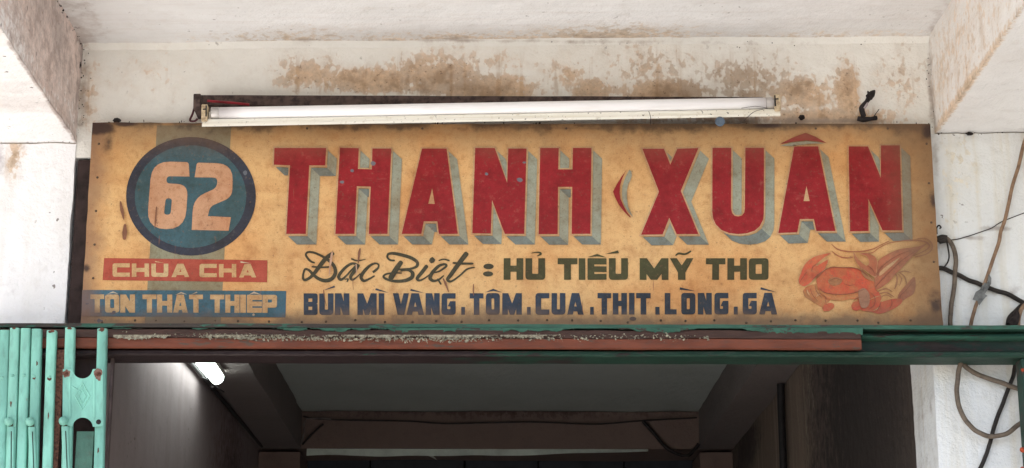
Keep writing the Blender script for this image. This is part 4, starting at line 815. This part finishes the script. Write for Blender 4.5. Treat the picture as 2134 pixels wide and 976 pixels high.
# ragged green paint still clinging over the track, and pale crusts of scaling
M_flake = metal_paint('peeled_green_paint', (0.045, 0.13, 0.09), (0.032, 0.025, 0.02), 0.55, 0.5, 0.4, 14)
M_crust = simple('pale_scaling', (0.36, 0.34, 0.25), 0.85, 0.5, 160, bump=0.8, dirtc=(0.13, 0.10, 0.075))
def ragged(name, xa, xb, ytop, depth, Yo, mat, seed, thr, step=3.0, curl=.002, fine=False):
    mb = MB(); n = int((xb - xa) / step); run = []
    def flush():
        if len(run) > 1:
            vs = [q for r_ in run for q in r_]; mb.add(vs, [(3 * i + k, 3 * i + k + 1, 3 * i + k + 4, 3 * i + k + 3) for i in range(len(run) - 1) for k in (0, 1)])
    for i in range(n + 1):
        x = xa + i * step; q = noise.noise(Vector((x * .009, seed, 0))) + (.35 * noise.noise(Vector((x * .04, seed, 3))) + .10 * noise.noise(Vector((x * .21, seed, 5))) if not fine else .6 * noise.noise(Vector((x * .06, seed, 3))) + .5 * noise.noise(Vector((x * .33, seed, 5))))
        d = depth * max(0.0, q - thr)
        if d < .6: flush(); run = []; continue
        wv = noise.noise(Vector((x * .3, 0, seed))) * .6
        run.append((at(x, ytop, Yo), at(x, ytop + d * .6, Yo - curl * .6), at(x, ytop + d + wv, Yo - curl - .0015 * (1 + wv))))
    flush(); o = mb.build(name, mat, beam, 50)
    o['kind'] = 'stuff'; return o
ragged('peeling_paint', 640, 1800, 684, 15, YF - .0035, M_flake, 1.7, -.5)
ragged('peeling_paint', 232, 640, 684, 12, YF - .0035, M_flake, 4.1, .05)
mb = MB()
for i in range(1100):
    x = random.choice((random.gauss(560, 110), random.uniform(430, 860), random.gauss(900, 160), random.uniform(800, 1480))); 
    if not 236 < x < 1500: continue
    y = 695 + 12 * min(1, max(0, (x - 250) / 450)) + random.gauss(0, 3.2) - (4 if x > 1050 else 0); s_ = random.uniform(0.8, 3.2) / 958
    c_ = at(x, y, YF - .012 + (702 - y) * .0006 - random.uniform(0, .004))
    a, e = [Vector((random.uniform(-1, 1), random.uniform(-.6, .2), random.uniform(-.8, .8))).normalized() * s_ for _ in (0, 1)]
    mb.add([c_ - a, c_ + e * 1.2, c_ + a, c_ - e], [(0, 1, 2, 3)])
o = mb.build('paint_scale', M_crust, beam); o['kind'] = 'stuff'
ragged('scale_crust', 236, 1180, 698, 9, YF - .0135, M_crust, 8.3, -.35, 1.6, .003, True)
ragged('scale_crust', 420, 1040, 702, 8, YF - .0150, M_crust, 2.9, -.15, 1.6, .003, True)

# ================================================================== mint folding gate at the left
M_mint = metal_paint('mint_gate_paint', (0.26, 0.575, 0.465), (0.14, 0.06, 0.04), 0.24, 0.45, 0.30, 16, (1, 1, .35))
per_object(M_mint)
M_mintd = metal_paint('aged_green_panel', (0.07, 0.16, 0.12), (0.06, .04, .03), 0.4, 0.5, 0.4, 12)
M_rusty = simple('rust_spot', (0.13, 0.055, 0.035), 0.8, 0.5, 200)
YG = -0.128
ZG = Zm(0, 660, 3.088)
gate = root('folding_gate', 'mint green collapsible folding gate pushed to the left side of the opening', 'gate', (0, 0, 0))
def slat(zt, zb, w_z=60, name='slat', Y=YG, dpt=.016, mat=M_mint, r_=.003):
    (xt, yt), (xb_, yb) = ZG([zt])[0], ZG([zb])[0]
    T, B_ = at(xt, yt, Y), at(xb_, yb, Y); hw = w_z / 3.088 / 958 / 2 * 1.0
    d = (B_ - T); B2 = T + d * ((T.z - 0.12) / (T.z - B_.z))
    prof = [(-hw, dpt), (-hw, r_), (-hw + r_ * .4, r_ * .35), (-hw + r_, 0), (hw - r_, 0), (hw - r_ * .4, r_ * .35), (hw, r_), (hw, dpt)]
    vs = [Vector((p.x + x, Y + y, p.z)) for p in (T, B2) for x, y in prof]; m_ = len(prof)
    fs = [(i, (i + 1) % m_, (i + 1) % m_ + m_, i + m_) for i in range(m_)] + [tuple(range(m_))[::-1], tuple(range(m_, 2 * m_))]
    return MB().add(vs, fs).build(name, mat, gate, 35), T, B_
SL = [((27, 86), (2, 976)), ((92, 72), (63, 976)), ((163, 74), (133, 976)), ((233, 78), (209, 976)), ((329, 88), (300, 976)), ((448, 70), (424, 976)), ((655, 76), (632, 976))]
for k in range(1, 4): SL.append(((27 - 66 * k, 80), (0 - 66 * k, 976)))
slats = [slat(a, c_, 58)[0] for a, c_ in SL]
def rust_spot(px, py, Y, w_, h_, sd, par, mat):
    q = at(px, py, Y); n = 16
    f_ = lambda i: 1 + .75 * noise.noise(Vector((math.cos(2 * math.pi * i / n) * 1.3, math.sin(2 * math.pi * i / n) * 1.3, sd)))
    MB().add([q + Vector((math.cos(2 * math.pi * i / n) * w_ / 2 * f_(i), 0, math.sin(2 * math.pi * i / n) * h_ / 2 * f_(i))) for i in range(n)], [tuple(range(n))]).build('rust_patch', mat, par)
for i, (zx, zy_, w_, h_) in enumerate(((92, 76, .008, .004), (330, 95, .012, .007), (238, 300, .003, .012), (70, 560, .003, .014), (655, 84, .010, .007), (640, 560, .003, .016), (310, 640, .003, .012), (447, 76, .009, .006), (318, 400, .008, .010), (220, 396, .006, .008), (632, 860, .003, .012))):
    rust_spot(*ZG([(zx, zy_)])[0], YG - .0006, w_, h_, i * 3.7, gate, M_rusty)
rv = MB().lathe((0, 0.001, 0), (0, -1, 0), [(0, .0036), (.0015, .0034), (.0028, .002), (.0032, .0004)], 12); rme = None
for (zx, zy_) in ((15, 392), (82, 380), (157, 378), (220, 385), (320, 388)):
    x, y = ZG([(zx, zy_)])[0]
    if rme is None: o = rv.build('rivet', M_mint, gate, 40); rme = o.data
    else: o = link('rivet', rme, None, gate)
    o.location = at(x, y, YG)
kn = MB().lathe((0, 0.004, 0), (0, -1, 0), [(0, .006), (.005, .006), (.006, .0085), (.010, .0095), (.015, .0085), (.019, .0055), (.021, .001)], 18); kme = None
for (zx, zy_, bx) in ((62, 678, 63), (198, 680, 209), (412, 676, 424)):
    x, y = ZG([(zx, zy_)])[0]
    if kme is None: o = kn.build('pivot_knob', M_mint, gate, 50); kme = o.data
    else: o = link('pivot_knob', kme, None, gate)
    o.location = at(x, y, YG - .003)
    x2, y2 = ZG([(zx + 6, zy_ + 45)])[0]; q = at(x2, y2, YG - .001)
    MB().box(q.x - .004, q.x + .004, q.y - .0012, q.y + .001, q.z - .011, q.z + .012, .0005).build('rust_streak', M_rusty, gate)
    slat((zx + 4, zy_ + 30), (bx + 2, 990), 44, 'cover_strip', YG - .007, .008)
    slat((zx + 10, zy_ + 60), (bx + 8, 990), 6, 'cover_groove', YG - .0078, .002, M_dkgreen, .0005)
# pressed plate with round bites and a raised diamond
def gp(pts, Y): return [at(*ZG([p])[0], Y) for p in pts]
def arc(cx, cy, r, a0, a1, n=12): return [(cx + r * math.cos(R(a0 + (a1 - a0) * i / n)), cy + r * math.sin(R(a0 + (a1 - a0) * i / n))) for i in range(n + 1)]
pl = [(404, 338), (462, 338)] + arc(531, 335, 64, 172, 8) + [(600, 338), (664, 336), (664, 706), (606, 710)] + arc(532, 716, 66, -6, -174) + [(458, 706), (402, 690)]
f_ = gp(pl, YG - .006); k_ = gp(pl, YG - .003); n = len(pl)
tri = tessellate_polygon([[Vector((q.x, q.z, 0)) for q in f_]])
MB().add(f_ + k_, [tuple(t) for t in tri] + [tuple(i + n for i in t) for t in tri] + [(i, (i + 1) % n, (i + 1) % n + n, i + n) for i in range(n)]).build('lock_plate', M_mint, gate)
plate = gate.children[-1]
def ridge(name, pts, w_, h, Y, closed=True):
    mb = MB(); seq = pts + ([pts[0]] if closed else [])
    for a, c_ in zip(seq[:-1], seq[1:]):
        A, C = gp([a, c_], Y); d = (C - A).normalized(); s_ = Vector((d.z, 0, -d.x)) * w_; up = Vector((0, -h, 0))
        A2, C2 = A - d * w_ * .3, C + d * w_ * .3
        mb.add([A2 - s_, A2 + up, A2 + s_, C2 - s_, C2 + up, C2 + s_], [(0, 1, 4, 3), (1, 2, 5, 4), (0, 2, 1), (3, 4, 5)])
    return mb.build(name, M_mint, plate)
ridge('raised_diamond', [(532, 428), (578, 512), (532, 600), (484, 512)], .0016, .0016, YG - .0062)
ridge('raised_diamond', [(530, 470), (553, 514), (530, 560), (508, 514)], .0012, .0013, YG - .0062)
ridge('raised_rib', [(452, 395), (452, 650)], .003, .0016, YG - .0062, False); ridge('raised_rib', [(608, 395), (608, 650)], .003, .0016, YG - .0062, False)
ridge('raised_wing', [(462, 448), (515, 480)], .0022, .0012, YG - .0062, False)
for zx, zy_, m_ in ((425, 368, M_rusty), (635, 370, M_rusty), (634, 678, M_black)):
    o = MB().lathe((0, 0.001, 0), (0, -1, 0), [(0, .0056), (.0018, .005), (.003, .002)], 12).build('plate_bolt', m_, plate, 40); o.location = at(*ZG([(zx, zy_)])[0], YG - .006)
for zx, zy_, w_, h_ in ((426, 366, .016, .017), (632, 372, .017, .024)):
    q = at(*ZG([(zx, zy_)])[0], YG - .0064); n = 18
    pts = [q + Vector((math.cos(2 * math.pi * i / n) * w_ / 2 * (1 + .6 * noise.noise(Vector((math.cos(2*math.pi*i/n) * 1.1, math.sin(2*math.pi*i/n) * 1.1, zx)))), 0, math.sin(2 * math.pi * i / n) * h_ / 2 * (1 + .6 * noise.noise(Vector((math.cos(2*math.pi*i/n) * 1.1, math.sin(2*math.pi*i/n) * 1.1, zx)))))) for i in range(n)]
    MB().add(pts, [tuple(range(n))]).build('rust_patch', simple('bare_rust', (0.20, .12, .095), .8, .5, 160, dirtc=(.10, .04, .025)), plate)
pa, pb = gp([(494, 738), (606, 738)], YG + .012); 
MB().box(pa.x, pb.x, YG + .012, YG + .018, 0.12, pa.z, .001).build('infill_panel', M_mintd, gate)
pa, pb = gp([(380, 200), (420, 200)], YG + .03)
MB().box(pa.x, pb.x + .004, YG + .012, YG + .02, 0.12, zy(735), .001).build('hanger_bar', M_rusty, gate)
pa, pb = gp([(690, 215), (712, 215)], YG + .03)
MB().box(pa.x, pb.x, -.06, -.045, 0.1, zy(741, -.05), .001).build('stop_bar', simple('brown_stop', (0.10, .07, .065)), gate)

q0_, q1_ = at(55, 800, -.055).x, at(214, 800, -.055).x
MB().box(q0_, q1_, -.058, -.045, 0.1, zy(741, -.05), .002).build('shade_board', M_gap_shade, gate)  # dark sheet added for the shade behind the gate
# ================================================================== green post and cables at the right
M_post = metal_paint('green_post_paint', (0.016, 0.045, 0.032), (0.03, .018, .015), 0.55, 0.5, 0.4, 9)
qx = at(2127, 800, YF).x + 0.006
post = root('gate_post', 'green steel gate post under the right end of the header beam', 'post', (qx, YF, 0))
MB().box(0, .05, .004, .05, 0.0, zy(744), .003).build('upright', M_post, post)
for py, c_ in ((768, .004), (935, .006), (975, .005)):
    MB().lathe((at(2132, py, YF).x - qx, .0045, at(2132, py, YF - .013).z), (0, -1, 0), [(0, c_), (.002, c_ * .9), (.003, c_ * .4)], 10).build('bolt', simple('orange_rust', (0.42, 0.07, 0.025), .7, .4, 150), post)
M_c1 = simple('tan_cable', (0.26, 0.165, 0.10), 0.6, 0.4, 60, dirtc=(0.14, .085, .055)); M_c2 = simple('grey_brown_cable', (0.15, 0.115, 0.085), 0.6, 0.3, 60); M_c3 = simple('black_cable', (0.026, 0.02, 0.016), 0.5, 0.4, 60)
ZH = Zm(1930, 460, 4.245); ZJ = Zm(1880, 660, 3.089)
def cab(name, zf, pts, Y, r, mat, label, sub=7):
    out = []
    for i, p in enumerate(pts):
        x, y = zf([p[:2]])[0]; out.append(at(x, y, p[2] if len(p) > 2 else Y))
    out = [q for q in catmull(out, 4)] if len(out) > 2 else out
    out = [q + noise.noise_vector(q * 38) * min(.0022, r * .7) if 0 < i < len(out) - 1 else q for i, q in enumerate(out)]
    return tag(MB().tube(out, r * 1.12, 10, 3).build(name, mat, None, 60), label, 'cable')
cab('cable', ZH, [(1010, -1100, -.045), (860, -640), (690, 0), (620, 260), (520, 560), (440, 760), (400, 890), (385, 960, -.012)], -.02, .0036, M_c1, 'thin tan cable slanting down the right pillar from the upper right')
cab('cable', ZH, [(110, 160), (175, 160), (225, 205), (258, 300), (262, 420), (250, 560), (228, 740), (212, 900), (208, 980, -.008)], -.014, .0044, M_c2, 'grey-brown cable hanging beside the sign edge and down behind the beam')
cab('cable', ZH, [(95, 425), (160, 428), (240, 462), (330, 505), (470, 562), (600, 610), (740, 665), (870, 725), (1000, 775)], -.010, .0044, M_c3, 'black cable running across the right pillar down to the right')
cab('cable', ZH, [(180, 175), (195, 240), (203, 310), (190, 370), (160, 415)], -.018, .0016, M_c3, 'thin black wire loop beside the right edge of the sign')
cab('cable', ZH, [(95, 120), (92, 70), (112, 42), (132, 58), (118, 72)], -.02, .0016, M_c3, 'small black wire hook at the right edge of the sign')
cab('cable', ZH, [(165, 178), (270, 165), (380, 135), (500, 95), (580, 65), (680, 5), (900, -80)], -.006, .0009, M_mud, 'thin dusty thread strung across the right pillar from the sign edge')
cab('cable', ZJ, [(388, 225, -.012), (385, 260), (362, 370), (350, 470), (362, 570), (410, 670), (490, 745), (590, 772), (680, 750), (745, 700), (800, 660), (860, 600)], -.03, .0046, M_c2, 'grey-brown cable hanging in a wide loop below the beam on the right')
cab('cable', ZJ, [(335, 225, -.012), (355, 265), (400, 318), (480, 365), (580, 402), (680, 440), (740, 462), (800, 490)], -.022, .0046, M_c2, 'dark cable curving right below the beam to the green post')
cab('cable', ZJ, [(765, 200, -.02), (740, 280), (705, 410), (650, 550), (600, 680), (565, 820), (535, 910), (490, 1010), (450, 1120)], -.012, .0040, M_c3, 'black cable slanting down the right pillar below the beam')
for pts in ([(100, 165), (140, 150), (178, 158)], [(118, 182), (150, 175), (175, 172)]):
    cab('cable_tie', ZH, pts, -.02, .006, M_c3, ('upper' if pts[0][1] == 165 else 'lower') + ' black taped cable knot at the right edge of the sign')['group'] = 'taped knots at the sign edge'
# grey tape where the tan cable crosses the black one
M_tape = simple('grey_tape', (0.17, 0.175, 0.17), 0.6, 0.4, 70)
tape = root('tape_wrap', 'tattered grey tape tying the tan cable to the black cable on the right pillar', 'tape', at(*ZH([(500, 610)])[0], -.02))
def tl(pts, Y, name):
    w3 = [at(*ZH([p])[0], Y + .004 * noise.noise(Vector((p[0] * .02, p[1] * .02, 0)))) - tape.location for p in pts]; n = len(w3)
    tri = tessellate_polygon([[Vector((q.x, q.z, 0)) for q in w3]])
    MB().add(w3 + [q + Vector((0, .0015, 0)) for q in w3], [tuple(t) for t in tri] + [tuple(i + n for i in t) for t in tri] + [(i, (i + 1) % n, (i + 1) % n + n, i + n) for i in range(n)]).build(name, M_tape, tape)
tl([(555, 470), (578, 510), (575, 560), (545, 610), (520, 650), (542, 665), (515, 690), (470, 750), (455, 720), (480, 650), (515, 580), (545, 540)], -.026, 'tape_flap')
tl([(440, 630), (490, 600), (500, 640), (470, 715), (412, 698)], -.027, 'tape_flap')
MB().tube([at(*ZH([p])[0], -.02) - tape.location for p in ((525, 560), (490, 640), (462, 715))], [.0052, .006, .005], 10, 4).build('wrapped_band', M_tape, tape, 60)
# dark bundle behind the beam at the far right
bd = root('cable_bundle', 'dark bundle of cable ends behind the right end of the beam', 'cable', at(2118, 668, -.02))
for i, pts in enumerate(([(720, 930), (735, 860), (790, 800), (850, 745), (900, 730)], [(760, 930), (770, 870), (810, 820), (840, 800)], [(815, 930), (820, 860), (845, 780), (880, 740)], [(740, 930), (780, 890), (800, 850), (800, 800)])):
    MB().tube([at(*ZH([p])[0], -.016 - .005 * i) - bd.location for p in pts], [.009, .010, .007, .004][: len(pts)] if i in (1, 3) else .0045, 9, 5).build('cable_end', (M_c3, M_mud, M_c1, M_mud)[i], bd, 60)
